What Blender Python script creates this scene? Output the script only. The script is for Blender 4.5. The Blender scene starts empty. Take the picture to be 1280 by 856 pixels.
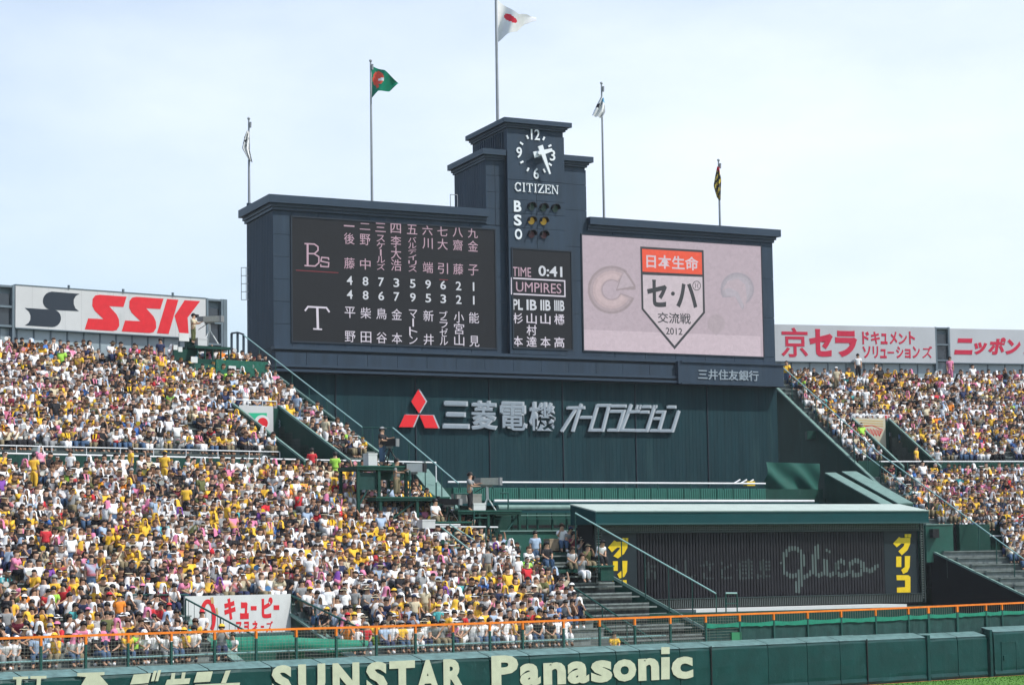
import bpy, bmesh, math, random
import numpy as np
from mathutils import Vector, Matrix
random.seed(7); rng = np.random.default_rng(7)
scene = bpy.context.scene
COL = scene.collection
R_ = math.radians
# ------------------------------------------------------------------ camera
EYE = 6.5; FPX = 2982.5; PITCH = 0.09471; ROLL = -0.015554
CX, CY = 640.0, 428.0
_F = np.array([0, math.cos(PITCH), math.sin(PITCH)]); _R = np.array([1.0, 0, 0]); _U = np.cross(_R, _F)
_R2 = _R*math.cos(ROLL)+_U*math.sin(ROLL); _U2 = -_R*math.sin(ROLL)+_U*math.cos(ROLL)
cam_data = bpy.data.cameras.new('camera'); cam = bpy.data.objects.new('camera', cam_data); COL.objects.link(cam)
cam_data.sensor_width = 36.0; cam_data.lens = 36.0*FPX/1280.0; cam_data.clip_start = 0.5; cam_data.clip_end = 5000
M = Matrix(((_R2[0], _U2[0], -_F[0], 0), (_R2[1], _U2[1], -_F[1], 0), (_R2[2], _U2[2], -_F[2], EYE), (0, 0, 0, 1)))
cam.matrix_world = M
scene.camera = cam
# ------------------------------------------------------------------ sky, sun, exposure
SUN_DIR = Vector((0.93, -0.36, 0)).normalized()      # horizontal direction towards the sun
SUN_EL = R_(52)
world = bpy.data.worlds.new('World'); scene.world = world; world.use_nodes = True
nt = world.node_tree; nt.nodes.clear()
out = nt.nodes.new('ShaderNodeOutputWorld'); bg = nt.nodes.new('ShaderNodeBackground')
sky = nt.nodes.new('ShaderNodeTexSky'); sky.sky_type = 'NISHITA'; sky.sun_disc = False
sky.sun_elevation = SUN_EL; sky.sun_rotation = math.atan2(SUN_DIR.x, SUN_DIR.y)
sky.air_density = 1.0; sky.dust_density = 1.0; sky.ozone_density = 2.5; sky.altitude = 0
tc = nt.nodes.new('ShaderNodeTexCoord'); mp = nt.nodes.new('ShaderNodeMapping'); mp.inputs['Scale'].default_value = (0.9, 0.9, 2.4)
nz = nt.nodes.new('ShaderNodeTexNoise'); nz.inputs['Scale'].default_value = 1.6; nz.inputs['Detail'].default_value = 7; nz.inputs['Roughness'].default_value = 0.55
rmp = nt.nodes.new('ShaderNodeMapRange'); rmp.inputs['From Min'].default_value = 0.38; rmp.inputs['From Max'].default_value = 0.74
rmp.inputs['To Min'].default_value = 0.12; rmp.inputs['To Max'].default_value = 0.98
mix = nt.nodes.new('ShaderNodeMixRGB'); mix.inputs['Color2'].default_value = (6.1, 6.75, 7.6, 1)   # thin high cloud veil
nt.links.new(tc.outputs['Generated'], mp.inputs['Vector']); nt.links.new(mp.outputs['Vector'], nz.inputs['Vector'])
sx = nt.nodes.new('ShaderNodeSeparateXYZ'); ad = nt.nodes.new('ShaderNodeMath'); ad.operation = 'MULTIPLY_ADD'; ad.inputs[1].default_value = 0.35
nt.links.new(tc.outputs['Generated'], sx.inputs[0]); nt.links.new(sx.outputs['X'], ad.inputs[0]); nt.links.new(nz.outputs['Fac'], ad.inputs[2]); nt.links.new(ad.outputs[0], rmp.inputs['Value']); nt.links.new(rmp.outputs['Result'], mix.inputs['Fac'])
nt.links.new(sky.outputs['Color'], mix.inputs['Color1']); nt.links.new(mix.outputs['Color'], bg.inputs['Color'])
bg.inputs['Strength'].default_value = 0.145
nt.links.new(bg.outputs['Background'], out.inputs['Surface'])
sl = bpy.data.lights.new('sun', 'SUN'); sl.energy = 3.8; sl.angle = R_(0.6); sl.color = (1.0, 0.96, 0.9)
so = bpy.data.objects.new('sun', sl); COL.objects.link(so)
sdir = Vector((SUN_DIR.x*math.cos(SUN_EL), SUN_DIR.y*math.cos(SUN_EL), math.sin(SUN_EL)))
so.rotation_euler = sdir.to_track_quat('Z', 'Y').to_euler(); so.location = (0, 0, 80)
scene.view_settings.view_transform = 'Standard'; scene.view_settings.look = 'None'; scene.view_settings.gamma = 1.0
scene.view_settings.exposure = 0.15
scene.render.engine = 'CYCLES'
# ------------------------------------------------------------------ materials
MATS = {}
def mat(name, col, rough=0.7, metal=0.0, noise=0.0, scale=3.0, spec=0.3, emit=None, estr=1.0, bump=0.0, stretch=None, scuff=None, sc_scale=(1, 1, 1), sc_thr=.62):
    if name in MATS: return MATS[name]
    m = bpy.data.materials.new(name); m.use_nodes = True; n = m.node_tree; b = n.nodes['Principled BSDF']
    b.inputs['Base Color'].default_value = (*col, 1); b.inputs['Roughness'].default_value = rough
    b.inputs['Metallic'].default_value = metal; b.inputs['Specular IOR Level'].default_value = spec
    if emit:
        b.inputs['Emission Color'].default_value = (*emit, 1); b.inputs['Emission Strength'].default_value = estr
    if noise > 0 or bump > 0:
        tcn = n.nodes.new('ShaderNodeTexCoord'); mpn = n.nodes.new('ShaderNodeMapping')
        g = n.nodes.new('ShaderNodeNewGeometry')
        mpn.inputs['Scale'].default_value = stretch or (1, 1, 1)
        n.links.new(g.outputs['Position'], mpn.inputs['Vector'])
        t = n.nodes.new('ShaderNodeTexNoise'); t.inputs['Scale'].default_value = scale; t.inputs['Detail'].default_value = 6; t.inputs['Roughness'].default_value = 0.6
        n.links.new(mpn.outputs['Vector'], t.inputs['Vector'])
        if noise > 0:
            r = n.nodes.new('ShaderNodeMapRange'); r.inputs['From Min'].default_value = 0.3; r.inputs['From Max'].default_value = 0.7
            r.inputs['To Min'].default_value = 1-noise; r.inputs['To Max'].default_value = 1+noise
            n.links.new(t.outputs['Fac'], r.inputs['Value'])
            v = n.nodes.new('ShaderNodeVectorMath'); v.operation = 'SCALE'; v.inputs[0].default_value = col
            n.links.new(r.outputs['Result'], v.inputs['Scale']); n.links.new(v.outputs['Vector'], b.inputs['Base Color'])
        if bump > 0:
            bp = n.nodes.new('ShaderNodeBump'); bp.inputs['Strength'].default_value = bump; bp.inputs['Distance'].default_value = 0.05
            n.links.new(t.outputs['Fac'], bp.inputs['Height']); n.links.new(bp.outputs['Normal'], b.inputs['Normal'])
    if scuff:                      # stains, runs or scratches with a shape of their own
        l = b.inputs['Base Color'].links; mx = n.nodes.new('ShaderNodeMixRGB'); mx.inputs['Color2'].default_value = (*scuff, 1)
        if l: n.links.new(l[0].from_socket, mx.inputs['Color1'])
        else: mx.inputs['Color1'].default_value = (*col, 1)
        g2 = n.nodes.new('ShaderNodeNewGeometry'); m2 = n.nodes.new('ShaderNodeMapping'); m2.inputs['Scale'].default_value = sc_scale
        t2 = n.nodes.new('ShaderNodeTexNoise'); t2.inputs['Scale'].default_value = 1.0; t2.inputs['Detail'].default_value = 9; t2.inputs['Roughness'].default_value = .68
        r2 = n.nodes.new('ShaderNodeMapRange'); r2.inputs['From Min'].default_value = sc_thr; r2.inputs['From Max'].default_value = sc_thr+.14; r2.inputs['To Max'].default_value = .75
        n.links.new(g2.outputs['Position'], m2.inputs['Vector']); n.links.new(m2.outputs['Vector'], t2.inputs['Vector']); n.links.new(t2.outputs['Fac'], r2.inputs['Value']); n.links.new(r2.outputs['Result'], mx.inputs['Fac']); n.links.new(mx.outputs['Color'], b.inputs['Base Color'])
    MATS[name] = m
    return m
V_ST = (1.5, 1.5, 0.12)
slate = mat('slate_blue_cladding', (0.019, 0.038, 0.064), 0.6, noise=0.22, scale=1.6, stretch=(1, 1, 0.14), scuff=(.035, .056, .08), sc_scale=(2.2, 2.2, .18), sc_thr=.56)
slate_l = mat('slate_cornice_metal', (0.025, 0.045, 0.073), 0.45, noise=0.08, scale=2)
slate_d = mat('slate_recess', (0.018, 0.028, 0.042), 0.7)
teal = mat('dark_teal_corrugated', (0.007, 0.034, 0.043), 0.7, spec=.15, noise=0.2, scale=1.5, stretch=V_ST, scuff=(.02, .055, .06), sc_scale=(1.6, 1.6, .12), sc_thr=.54)
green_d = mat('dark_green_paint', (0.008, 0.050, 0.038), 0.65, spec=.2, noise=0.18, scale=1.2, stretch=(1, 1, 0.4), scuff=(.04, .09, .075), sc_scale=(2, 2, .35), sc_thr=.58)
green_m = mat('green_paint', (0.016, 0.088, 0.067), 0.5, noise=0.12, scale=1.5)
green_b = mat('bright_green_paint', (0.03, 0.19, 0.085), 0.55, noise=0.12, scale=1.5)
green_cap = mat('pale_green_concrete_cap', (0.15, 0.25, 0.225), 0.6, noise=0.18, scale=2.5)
green_net = mat('bright_green_mesh_cloth', (0.012, 0.2, 0.13), 0.7, noise=0.2, scale=4)
mesh_cloth = mat('dark_green_screen_cloth', (0.011, 0.05, 0.046), 0.8, noise=0.25, scale=2, bump=0.3)
pad_m = mat('green_vinyl_padding', (0.0012, 0.040, 0.039), 0.42, noise=0.22, scale=0.9, spec=0.22, bump=0.7, scuff=(.02, .085, .083), sc_scale=(2.6, 2.6, 1.1), sc_thr=.6)
pad_top = mat('sunlit_pad_top', (0.11, 0.2, 0.2), 0.5, noise=0.3, scale=2.5)  # far paler than the pads: light on the top surface put into the colour
roof_m = mat('pale_metal_roof', (0.42, 0.5, 0.46), 0.5, noise=0.12, scale=1.0, scuff=(.25, .32, .29), sc_scale=(1, 1, 1), sc_thr=.55)
fascia_m = mat('teal_fascia', (0.001, 0.046, 0.052), 0.5, spec=.2, noise=0.1, scale=1.3)
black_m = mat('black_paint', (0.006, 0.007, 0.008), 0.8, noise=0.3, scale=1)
green_rib = mat('light_green_sheet', (0.028, 0.14, 0.11), 0.5, noise=0.12, scale=1.5)
louvre_m = mat('dark_louvre', (0.02, 0.019, 0.024), 0.6, noise=0.2, scale=2)
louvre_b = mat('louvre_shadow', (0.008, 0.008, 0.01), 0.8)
panel_navy = mat('dark_navy_panel', (0.009, 0.018, 0.024), 0.5, noise=0.15, scale=1.2)
yellow_s = mat('yellow_sign_letters', (0.72, 0.5, 0.01), 0.5, noise=0.1, scale=5)
orange_m = mat('orange_rail_paint', (0.78, 0.19, 0.012), 0.5, noise=0.15, scale=3)
white_p = mat('white_paint', (0.6, 0.62, 0.62), 0.5, noise=0.06, scale=2)
white_sign = mat('white_sign_board', (0.52, 0.53, 0.54), 0.5, noise=0.05, scale=0.7, scuff=(.42, .44, .45), sc_scale=(.8, .8, .25), sc_thr=.55)
red_s = mat('red_sign_paint', (0.62, 0.02, 0.03), 0.5, noise=0.08, scale=3)
red_k = mat('crimson_sign_paint', (0.52, 0.02, 0.06), 0.5, noise=0.08, scale=3)
navy_s = mat('navy_sign_paint', (0.02, 0.03, 0.045), 0.5)
silver_l = mat('silver_sign_letters', (0.25, 0.30, 0.35), 0.45, noise=0.08, scale=4)
silver_e = mat('silver_letter_edge', (0.4, 0.44, 0.48), 0.4)
white_l = mat('white_letters', (0.72, 0.76, 0.8), 0.5)
cream_l = mat('cream_wall_letters', (0.48, 0.49, 0.38), 0.6, noise=0.1, scale=2.5, scuff=(.38, .4, .34), sc_scale=(3, 3, 1.5), sc_thr=.58)
steel = mat('galvanised_steel', (0.34, 0.36, 0.38), 0.4, 0.3, noise=0.12, scale=4)
pole_m = mat('grey_flagpole', (0.30, 0.32, 0.34), 0.4, 0.2, noise=0.1, scale=2)
rail_w = mat('white_rail_paint', (0.7, 0.72, 0.74), 0.4, noise=0.08, scale=3)
rail_g = mat('green_rail_paint', (0.012, 0.07, 0.06), 0.5)
rail_p = mat('pale_green_rail', (0.25, 0.42, 0.42), 0.45)
bench_m = mat('grey_bench_slats', (0.16, 0.19, 0.185), 0.6, noise=0.35, scale=3)
net_blk = mat('black_net_cover', (0.05, 0.062, 0.06), 0.8, noise=0.5, scale=4)
concrete = mat('stand_concrete', (0.10, 0.125, 0.12), 0.8, noise=0.25, scale=2)
conc_g = mat('grey_concrete', (0.28, 0.28, 0.26), 0.8, noise=0.2, scale=1)
asph = mat('earth_ground', (0.08, 0.08, 0.07), 0.9, noise=0.2, scale=0.4)
grass_m = mat('mown_grass', (0.075, 0.2, 0.022), 0.85, noise=0.28, scale=1.2, bump=0.3, stretch=(0.5, 1.5, 1))
clay_m = mat('warning_track_clay', (0.35, 0.12, 0.05), 0.9, noise=0.2, scale=2)
glass_d = mat('dark_window_glass', (0.03, 0.04, 0.05), 0.12, spec=0.6)
win_f = mat('grey_window_frame', (0.13, 0.17, 0.2), 0.5, noise=0.1, scale=2)
led_dark = mat('led_board_black', (0.006, 0.007, 0.010), 0.55, noise=0.15, scale=6)
def emi(name, c, s=1.0):
    if name in MATS: return MATS[name]
    if c and name.startswith('screen_'): c = tuple(x*.84 for x in c)
    m = mat(name, (0.02, 0.02, 0.02), 0.6, emit=c, estr=s)
    if name.startswith('screen_'):          # diode rows and columns of slightly uneven output
        n = m.node_tree; g = n.nodes.new('ShaderNodeNewGeometry'); mp_ = n.nodes.new('ShaderNodeMapping'); mp_.inputs['Scale'].default_value = (5, 5, 5)
        v = n.nodes.new('ShaderNodeTexVoronoi'); v.distance = 'CHEBYCHEV'; v.inputs['Scale'].default_value = 1.0; r = n.nodes.new('ShaderNodeMapRange'); r.inputs['To Min'].default_value = .93; r.inputs['To Max'].default_value = 1.06
        n.links.new(g.outputs['Position'], mp_.inputs['Vector']); n.links.new(mp_.outputs['Vector'], v.inputs['Vector']); n.links.new(v.outputs['Color'], r.inputs['Value']); n.links.new(r.outputs['Result'], n.nodes['Principled BSDF'].inputs['Emission Strength'])
    return m
led_pink = emi('led_pink_text', (0.44, 0.30, 0.37)); led_white = emi('led_white_text', (0.56, 0.53, 0.61)); led_red = emi('led_red_line', (0.16, 0.01, 0.02))
led_num = emi('led_number_text', (0.52, 0.55, 0.60))
blk_plastic = mat('black_plastic', (0.012, 0.012, 0.014), 0.5)
beige_cam = mat('beige_camera_casing', (0.42, 0.42, 0.38), 0.5, noise=0.1, scale=8)
grey_cam = mat('grey_camera_lens_hood', (0.2, 0.21, 0.22), 0.5)
lime = mat('lime_green_bin', (0.12, 0.6, 0.03), 0.5)
card = mat('brown_cardboard', (0.33, 0.25, 0.17), 0.8, noise=0.1, scale=6)
skin_m = mat('skin', (0.46, 0.27, 0.18), 0.6, noise=0.08, scale=8)
skin_t = mat('tanned_skin', (0.33, 0.18, 0.11), 0.6, noise=0.08, scale=8)
# ------------------------------------------------------------------ projection helpers (pixel of the photograph -> ray -> real plane)
CAMP = np.array([0, 0, EYE])
def ray(px, py):
    d = _F*FPX + _R2*(px-CX) + _U2*(CY-py)
    return d/d[1]
def atY(px, py, Y): return CAMP + ray(px, py)*Y
def atZ(px, py, z): r = ray(px, py); return CAMP + r*((z-EYE)/r[2])
def proj(p):
    v = np.asarray(p, float)-CAMP; w = v@_F
    return CX+FPX*(v@_R2)/w, CY-FPX*(v@_U2)/w
class Frame:
    """vertical frame: u runs along the wall, b points away from the camera"""
    def __init__(s, o, az):
        s.o = np.array(o[:2], float); a = R_(az); s.u = np.array([math.cos(a), math.sin(a)]); s.b = np.array([-math.sin(a), math.cos(a)])
    def P(s, t, d, z):
        q = s.o+s.u*t+s.b*d; return (q[0], q[1], z)
    def tz(s, px, py, d=0.0):
        r = ray(px, py); q0 = s.o+s.b*d
        k = (q0@s.b)/(r[:2]@s.b); w = CAMP+r*k
        return ((w[:2]-q0)@s.u, w[2])
    def td(s, p): v = np.array(p[:2])-s.o; return v@s.u, v@s.b
# ------------------------------------------------------------------ mesh builder
def link(o, parent=None):
    COL.objects.link(o)
    if parent is not None: o.parent = parent
    return o
def tag(o, label=None, cat=None, group=None, kind=None):
    if label: o['label'] = label
    if cat: o['category'] = cat
    if group: o['group'] = group
    if kind: o['kind'] = kind
    return o
def empty(name, loc, label=None, cat=None, group=None, rz=0, parent=None):
    o = bpy.data.objects.new(name, None); o.location = loc; o.rotation_euler = (0, 0, rz); o.empty_display_size = 0.3
    link(o, parent); tag(o, label, cat, group); return o
class MB:
    def __init__(s): s.v = []; s.f = []
    def add(s, vs, fs):
        n = len(s.v); s.v += [tuple(map(float, p)) for p in vs]; s.f += [tuple(i+n for i in f) for f in fs]; return s
    def hexa(s, p):   # 8 points: bottom 4 ccw, top 4
        return s.add(p, [(0, 3, 2, 1), (4, 5, 6, 7), (0, 1, 5, 4), (1, 2, 6, 5), (2, 3, 7, 6), (3, 0, 4, 7)])
    def box(s, fr, t0, t1, d0, d1, z0, z1):
        P = fr.P; return s.hexa([P(t0, d0, z0), P(t1, d0, z0), P(t1, d1, z0), P(t0, d1, z0), P(t0, d0, z1), P(t1, d0, z1), P(t1, d1, z1), P(t0, d1, z1)])
    def prism(s, fr, pts, z0, z1):  # footprint polygon (t,d)
        n = len(pts); v = [fr.P(t, d, z0) for t, d in pts]+[fr.P(t, d, z1) for t, d in pts]
        return s.add(v, [tuple(range(n))[::-1], tuple(range(n, 2*n))]+[(i, (i+1) % n, n+(i+1) % n, n+i) for i in range(n)])
    def slab(s, fr, pts, d0, d1):  # wall-plane polygon (t,z) extruded over d
        n = len(pts); v = [fr.P(t, d0, z) for t, z in pts]+[fr.P(t, d1, z) for t, z in pts]
        return s.add(v, [tuple(range(n)), tuple(range(n, 2*n))[::-1]]+[(i, n+i, n+(i+1) % n, (i+1) % n) for i in range(n)])
    def tube(s, a, b, r, n=6, r2=None):
        a = Vector(a); b = Vector(b); r2 = r if r2 is None else r2; ax = (b-a)
        if ax.length < 1e-6: return s
        ax.normalize(); x = ax.orthogonal().normalized(); y = ax.cross(x)
        v = [a+(x*math.cos(2*math.pi*i/n)+y*math.sin(2*math.pi*i/n))*r for i in range(n)]+[b+(x*math.cos(2*math.pi*i/n)+y*math.sin(2*math.pi*i/n))*r2 for i in range(n)]
        return s.add(v, [tuple(range(n))[::-1], tuple(range(n, 2*n))]+[(i, (i+1) % n, n+(i+1) % n, n+i) for i in range(n)])
    def bar(s, a, b, w, h=None):  # square bar
        h = h or w; a = Vector(a); b = Vector(b); ax = (b-a).normalized(); x = ax.cross(Vector((0, 0, 1)))
        if x.length < 1e-3: x = Vector((1, 0, 0))
        x.normalize(); y = x.cross(ax); x *= w/2; y *= h/2
        return s.hexa([a-x-y, a+x-y, b+x-y, b-x-y, a-x+y, a+x+y, b+x+y, b-x+y])
    def sphere(s, c, r, nu=10, nv=6, sc=(1, 1, 1)):
        vs = []; fs = []
        for j in range(nv+1):
            th = math.pi*j/nv
            for i in range(nu):
                ph = 2*math.pi*i/nu
                vs.append((c[0]+r*sc[0]*math.sin(th)*math.cos(ph), c[1]+r*sc[1]*math.sin(th)*math.sin(ph), c[2]+r*sc[2]*math.cos(th)))
        for j in range(nv):
            for i in range(nu):
                fs.append((j*nu+i, (j+1)*nu+i, (j+1)*nu+(i+1) % nu, j*nu+(i+1) % nu))
        return s.add(vs, fs)
    def build(s, name, m, parent=None, label=None, cat=None, group=None, kind=None, smooth=False):
        me = bpy.data.meshes.new(name)
        off = Vector(parent.matrix_basis.translation) if parent is not None else Vector((0, 0, 0))
        p = parent
        while p is not None and p.parent is not None: p = p.parent; off += Vector(p.matrix_basis.translation)
        me.from_pydata([tuple(Vector(v)-off) for v in s.v], [], s.f); me.materials.append(m)
        if smooth: me.polygons.foreach_set('use_smooth', [True]*len(me.polygons))
        me.update(); o = bpy.data.objects.new(name, me); link(o, parent); tag(o, label, cat, group, kind)
        return o
def fix_normals(o):
    bm = bmesh.new(); bm.from_mesh(o.data); bmesh.ops.recalc_face_normals(bm, faces=bm.faces); bm.to_mesh(o.data); bm.free(); return o
# rectangle in a frame from pixels; yt, yb measured at the left edge x0
def rect(fr, x0, x1, yt, yb, d=0.0):
    t0, z1 = fr.tz(x0, yt, d); _, z0 = fr.tz(x0, yb, d); t1, _ = fr.tz(x1, yt, d); return t0, t1, z0, z1
def pbox(mb, fr, x0, x1, yt, yb, d, depth):
    t0, t1, z0, z1 = rect(fr, x0, x1, yt, yb, d); mb.box(fr, t0, t1, d, d+depth, z0, z1); return t0, t1, z0, z1
# text: outline of the built-in font as a mesh, normalised to its own box
_TX = {}
def glyphs(txt, bold=0.0, shear=0.0, extr=True):
    key = (txt, bold, shear)
    if key in _TX: return _TX[key]
    c = bpy.data.curves.new('t', 'FONT'); c.body = txt; c.offset = bold; c.shear = shear; c.resolution_u = 3; c.fill_mode = 'FRONT'
    o = bpy.data.objects.new('t', c); COL.objects.link(o)
    dg = bpy.context.evaluated_depsgraph_get(); me = o.evaluated_get(dg).to_mesh()
    v = np.array([tuple(p.co) for p in me.vertices]); f = [tuple(p.vertices) for p in me.polygons]
    ed = {}
    for p in f:
        for a, b in zip(p, p[1:]+p[:1]): ed[(a, b)] = 1
    bnd = [(a, b) for (a, b) in ed if (b, a) not in ed]
    bpy.data.objects.remove(o); bpy.data.curves.remove(c)
    lo = v.min(0); hi = v.max(0)
    v2 = (v[:, :2]-lo[:2])/np.maximum(hi[:2]-lo[:2], 1e-6)
    _TX[key] = (v2, f, bnd); return _TX[key]
def put_text(mb, fr, txt, t0, t1, z0, z1, d, thick=0.004, bold=0.0, shear=0.0):
    v, f, bnd = glyphs(txt, bold, shear)
    n = len(v); P = [fr.P(t0+a*(t1-t0), d-thick, z0+b*(z1-z0)) for a, b in v]; Q = [fr.P(t0+a*(t1-t0), d, z0+b*(z1-z0)) for a, b in v]
    mb.add(P+Q, f+[(b, a, a+n, b+n) for a, b in bnd])
def ptext(mb, fr, txt, x0, x1, yt, yb, d, thick=0.004, bold=0.0, shear=0.0):
    t0, t1, z0, z1 = rect(fr, x0, x1, yt, yb, d); put_text(mb, fr, txt, t0, t1, z0, z1, d, thick, bold, shear)
def poly(mb, fr, pix, d, thick):   # polygon given by pixels on plane d
    pts = [fr.tz(x, y, d) for x, y in pix]; mb.slab(fr, pts, d-thick, d)
def stroke(mb, fr, pts, w, d, thick, closed=False):  # polyline (t,z) with mitred joints
    pts = [np.array(p, float) for p in pts]; n = len(pts); L = []; Rr = []
    for i in range(n):
        a = pts[i-1] if (i > 0 or closed) else None; b = pts[(i+1) % n] if (i < n-1 or closed) else None
        d1 = (pts[i]-a)/np.linalg.norm(pts[i]-a) if a is not None else None
        d2 = (b-pts[i])/np.linalg.norm(b-pts[i]) if b is not None else None
        if d1 is None: d1 = d2
        if d2 is None: d2 = d1
        n1 = np.array([-d1[1], d1[0]]); n2 = np.array([-d2[1], d2[0]]); m = n1+n2; m /= max(np.linalg.norm(m), 1e-6); k = min(1/max(m@n1, 0.35), 2.2)
        L.append(pts[i]+m*w/2*k); Rr.append(pts[i]-m*w/2*k)
    seg = n if closed else n-1
    for i in range(seg):
        j = (i+1) % n; mb.slab(fr, [Rr[i], Rr[j], L[j], L[i]], d-thick, d)
def pstroke(mb, fr, pix, wpx, d, thick, closed=False):
    pts = [fr.tz(x, y, d) for x, y in pix]
    x, y = pix[0]; w = abs(fr.tz(x, y+wpx, d)[1]-fr.tz(x, y, d)[1]); stroke(mb, fr, pts, w, d, thick, closed)
def ell(cx, cy, rx, ry, n=28, a0=0, a1=360): return [(cx+rx*math.cos(R_(a0+(a1-a0)*i/n)), cy+ry*math.sin(R_(a0+(a1-a0)*i/n))) for i in range(n+(0 if a1-a0 == 360 else 1))]
# ------------------------------------------------------------------ frames of the place
FA = Frame(atY(340, 428, 141), 29.5)          # scoreboard front
SH = Frame(atY(745, 700, 121), 29.5)          # shed billboard front
WL = Frame((-0.76, 106.8), 40.0)              # outfield wall, left stand
RS = Frame((29.6, 138.0), 18.0)               # right stand
ZL = lambda d: 1.7+0.5*d
ZR = lambda d: 4.2+0.5*d
# ================================================================== GROUND AND FIELD
g = MB(); g.add([(-1500, -300, -0.35), (1500, -300, -0.35), (1500, 3000, -0.35), (-1500, 3000, -0.35)], [(0, 1, 2, 3)]); g.build('ground', asph, kind='structure')
g = MB(); N = 40
# playing field: reaches the wall
pts = [WL.P(t, -0.02, 0) for t in np.linspace(-60, 60, 13)]
g.add([(-60, 20, 0.4), (110, 20, 0.4)]+[(p[0], p[1], 0.4) for p in pts[::-1]], [tuple(range(2+len(pts)))]); g.build('grass_field', grass_m, kind='structure')
g = MB(); g.box(WL, -60, 60, -0.3, -0.02, 0.3, 0.406); g.build('warning_track', clay_m, kind='structure')
grp_b = None
# grass tufts near the wall (mown grass edge)
g = MB()
for i in range(5200):
    t = random.uniform(12, 40); d = -random.random()**1.5*9-0.75; p = WL.P(t, d, 0); h = random.uniform(.03, .08); w = .03; a = random.random()*3.14
    dx, dy = math.cos(a)*w, math.sin(a)*w
    g.add([(p[0]-dx, p[1]-dy, .4), (p[0]+dx, p[1]+dy, .4), (p[0]+random.uniform(-.03, .03), p[1]+random.uniform(-.03, .03), .4+h)], [(0, 1, 2)])
g.build('grass_blades', grass_m, kind='stuff', label='short mown green grass at the foot of the padded outfield wall', cat='grass')

# ================================================================== SCOREBOARD
T = lambda px, py, d=0: FA.tz(px, py, d)[0]
Z = lambda px, py, d=0: FA.tz(px, py, d)[1]
SB = empty('scoreboard', FA.P(15, 3, 0), 'huge dark slate scoreboard with central clock tower rising over the stands', 'scoreboard')
zl = Z(341.5, 253); zbase = 4.0; zlow = Z(345, 464)          # wing top, ground, bottom of belt
tL = T(341.5, 350); tR = T(965.5, 300); tA = T(607, 210); tB = T(732, 210); tC0 = T(634, 200, -.45); tC1 = T(705.5, 200, -.45)
zR = Z(965, 293); z2 = Z(607, 194); z1 = Z(629, 157)
zb0 = Z(342, 432.5)
def body(a, b, dep, skew, z0, z1_, name='body'):
    m = MB(); m.prism(FA, [(a, 0.06), (b, 0.06), (b, dep), (a+skew, dep)], z0, z1_); return m.build(name, slate, SB)
body(tL+.06, tA, 6.2, .9, zlow, zl, 'left_wing'); body(tB, tR-.06, 6.2, 0, zlow, zR, 'right_wing')
body(tA+.03, tB-.03, 6.1, 1.0, zlow, z2, 'tower_shoulder'); m = MB(); m.prism(FA, [(tC0+.05, -.39), (tC1-.05, -.39), (tC1-.05, 6.0), (tC0+1.05, 6.0)], zb0, z1); m.build('clock_tower', slate, SB)
# side ribs of the wing and the tower (corrugated sheet on the left faces)
def side_ribs(a, skew, dep, z0, zz, d0=0.3, step=.42):
    m = MB(); k = d0; ax = FA
    while k < dep-.2:
        t = a+skew*(k-.06)/(dep-.06)
        m.prism(FA, [(t-.015, k), (t+.03, k), (t+.05, k+.16), (t+.005, k+.16)], z0, zz); k += step
    m.build('side_sheet_rib', slate, SB, kind='stuff')
side_ribs(tL+.06, .9, 6.2, zlow-3, zl-.55, step=.36); side_ribs(tA+.03, 1.0, 6.1, zl, z2-.3); side_ribs(tC0+.05, 1.0, 6.0, z2, z1-.3)
# cornices
def cornice(a, b, dep, skew, z, front=0.0, left=True, right=True, h=.48, ov=.42, k1=.2, k2=.38):
    la = a-(ov if left else 0); rb = b+(ov if right else 0); f = front
    m = MB()
    m.prism(FA, [(la, f-ov), (rb, f-ov), (rb, dep+.2), (la+skew, dep+.2)], z-h, z)
    la2 = a-(ov*.45 if left else 0); rb2 = b+(ov*.45 if right else 0)
    m.prism(FA, [(la2, f-ov*.45), (rb2, f-ov*.45), (rb2, dep+.1), (la2+skew, dep+.1)], z-h-k1, z-h-.002)
    la3 = a-(ov*.2 if left else 0); rb3 = b+(ov*.2 if right else 0)
    m.prism(FA, [(la3, f-ov*.2), (rb3, f-ov*.2), (rb3, dep+.05), (la3+skew, dep+.05)], z-h-k2, z-h-k1-.002)
    m.build('cornice', slate_l, SB)
cornice(tL, tA-.02, 6.2, .9, Z(338, 242, -.55), right=False, left=True)
cornice(tB+.02, tR, 6.2, 0, Z(732, 270, -.55), left=False, right=True)
cornice(tA, tC0-.02, 6.1, 1.0, Z(604, 185, -.4), right=False, h=.36, ov=.38, k1=.16, k2=.3); cornice(tC1+.02, tB, 6.1, 0, Z(708, 193.5, -.4), left=False, h=.36, ov=.38, k1=.16, k2=.3)
cornice(tC0, tC1, 6.0, 1.0, Z(628.5, 146, -.85), front=-.45, h=.3, ov=.38, k1=.14, k2=.26)
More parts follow.
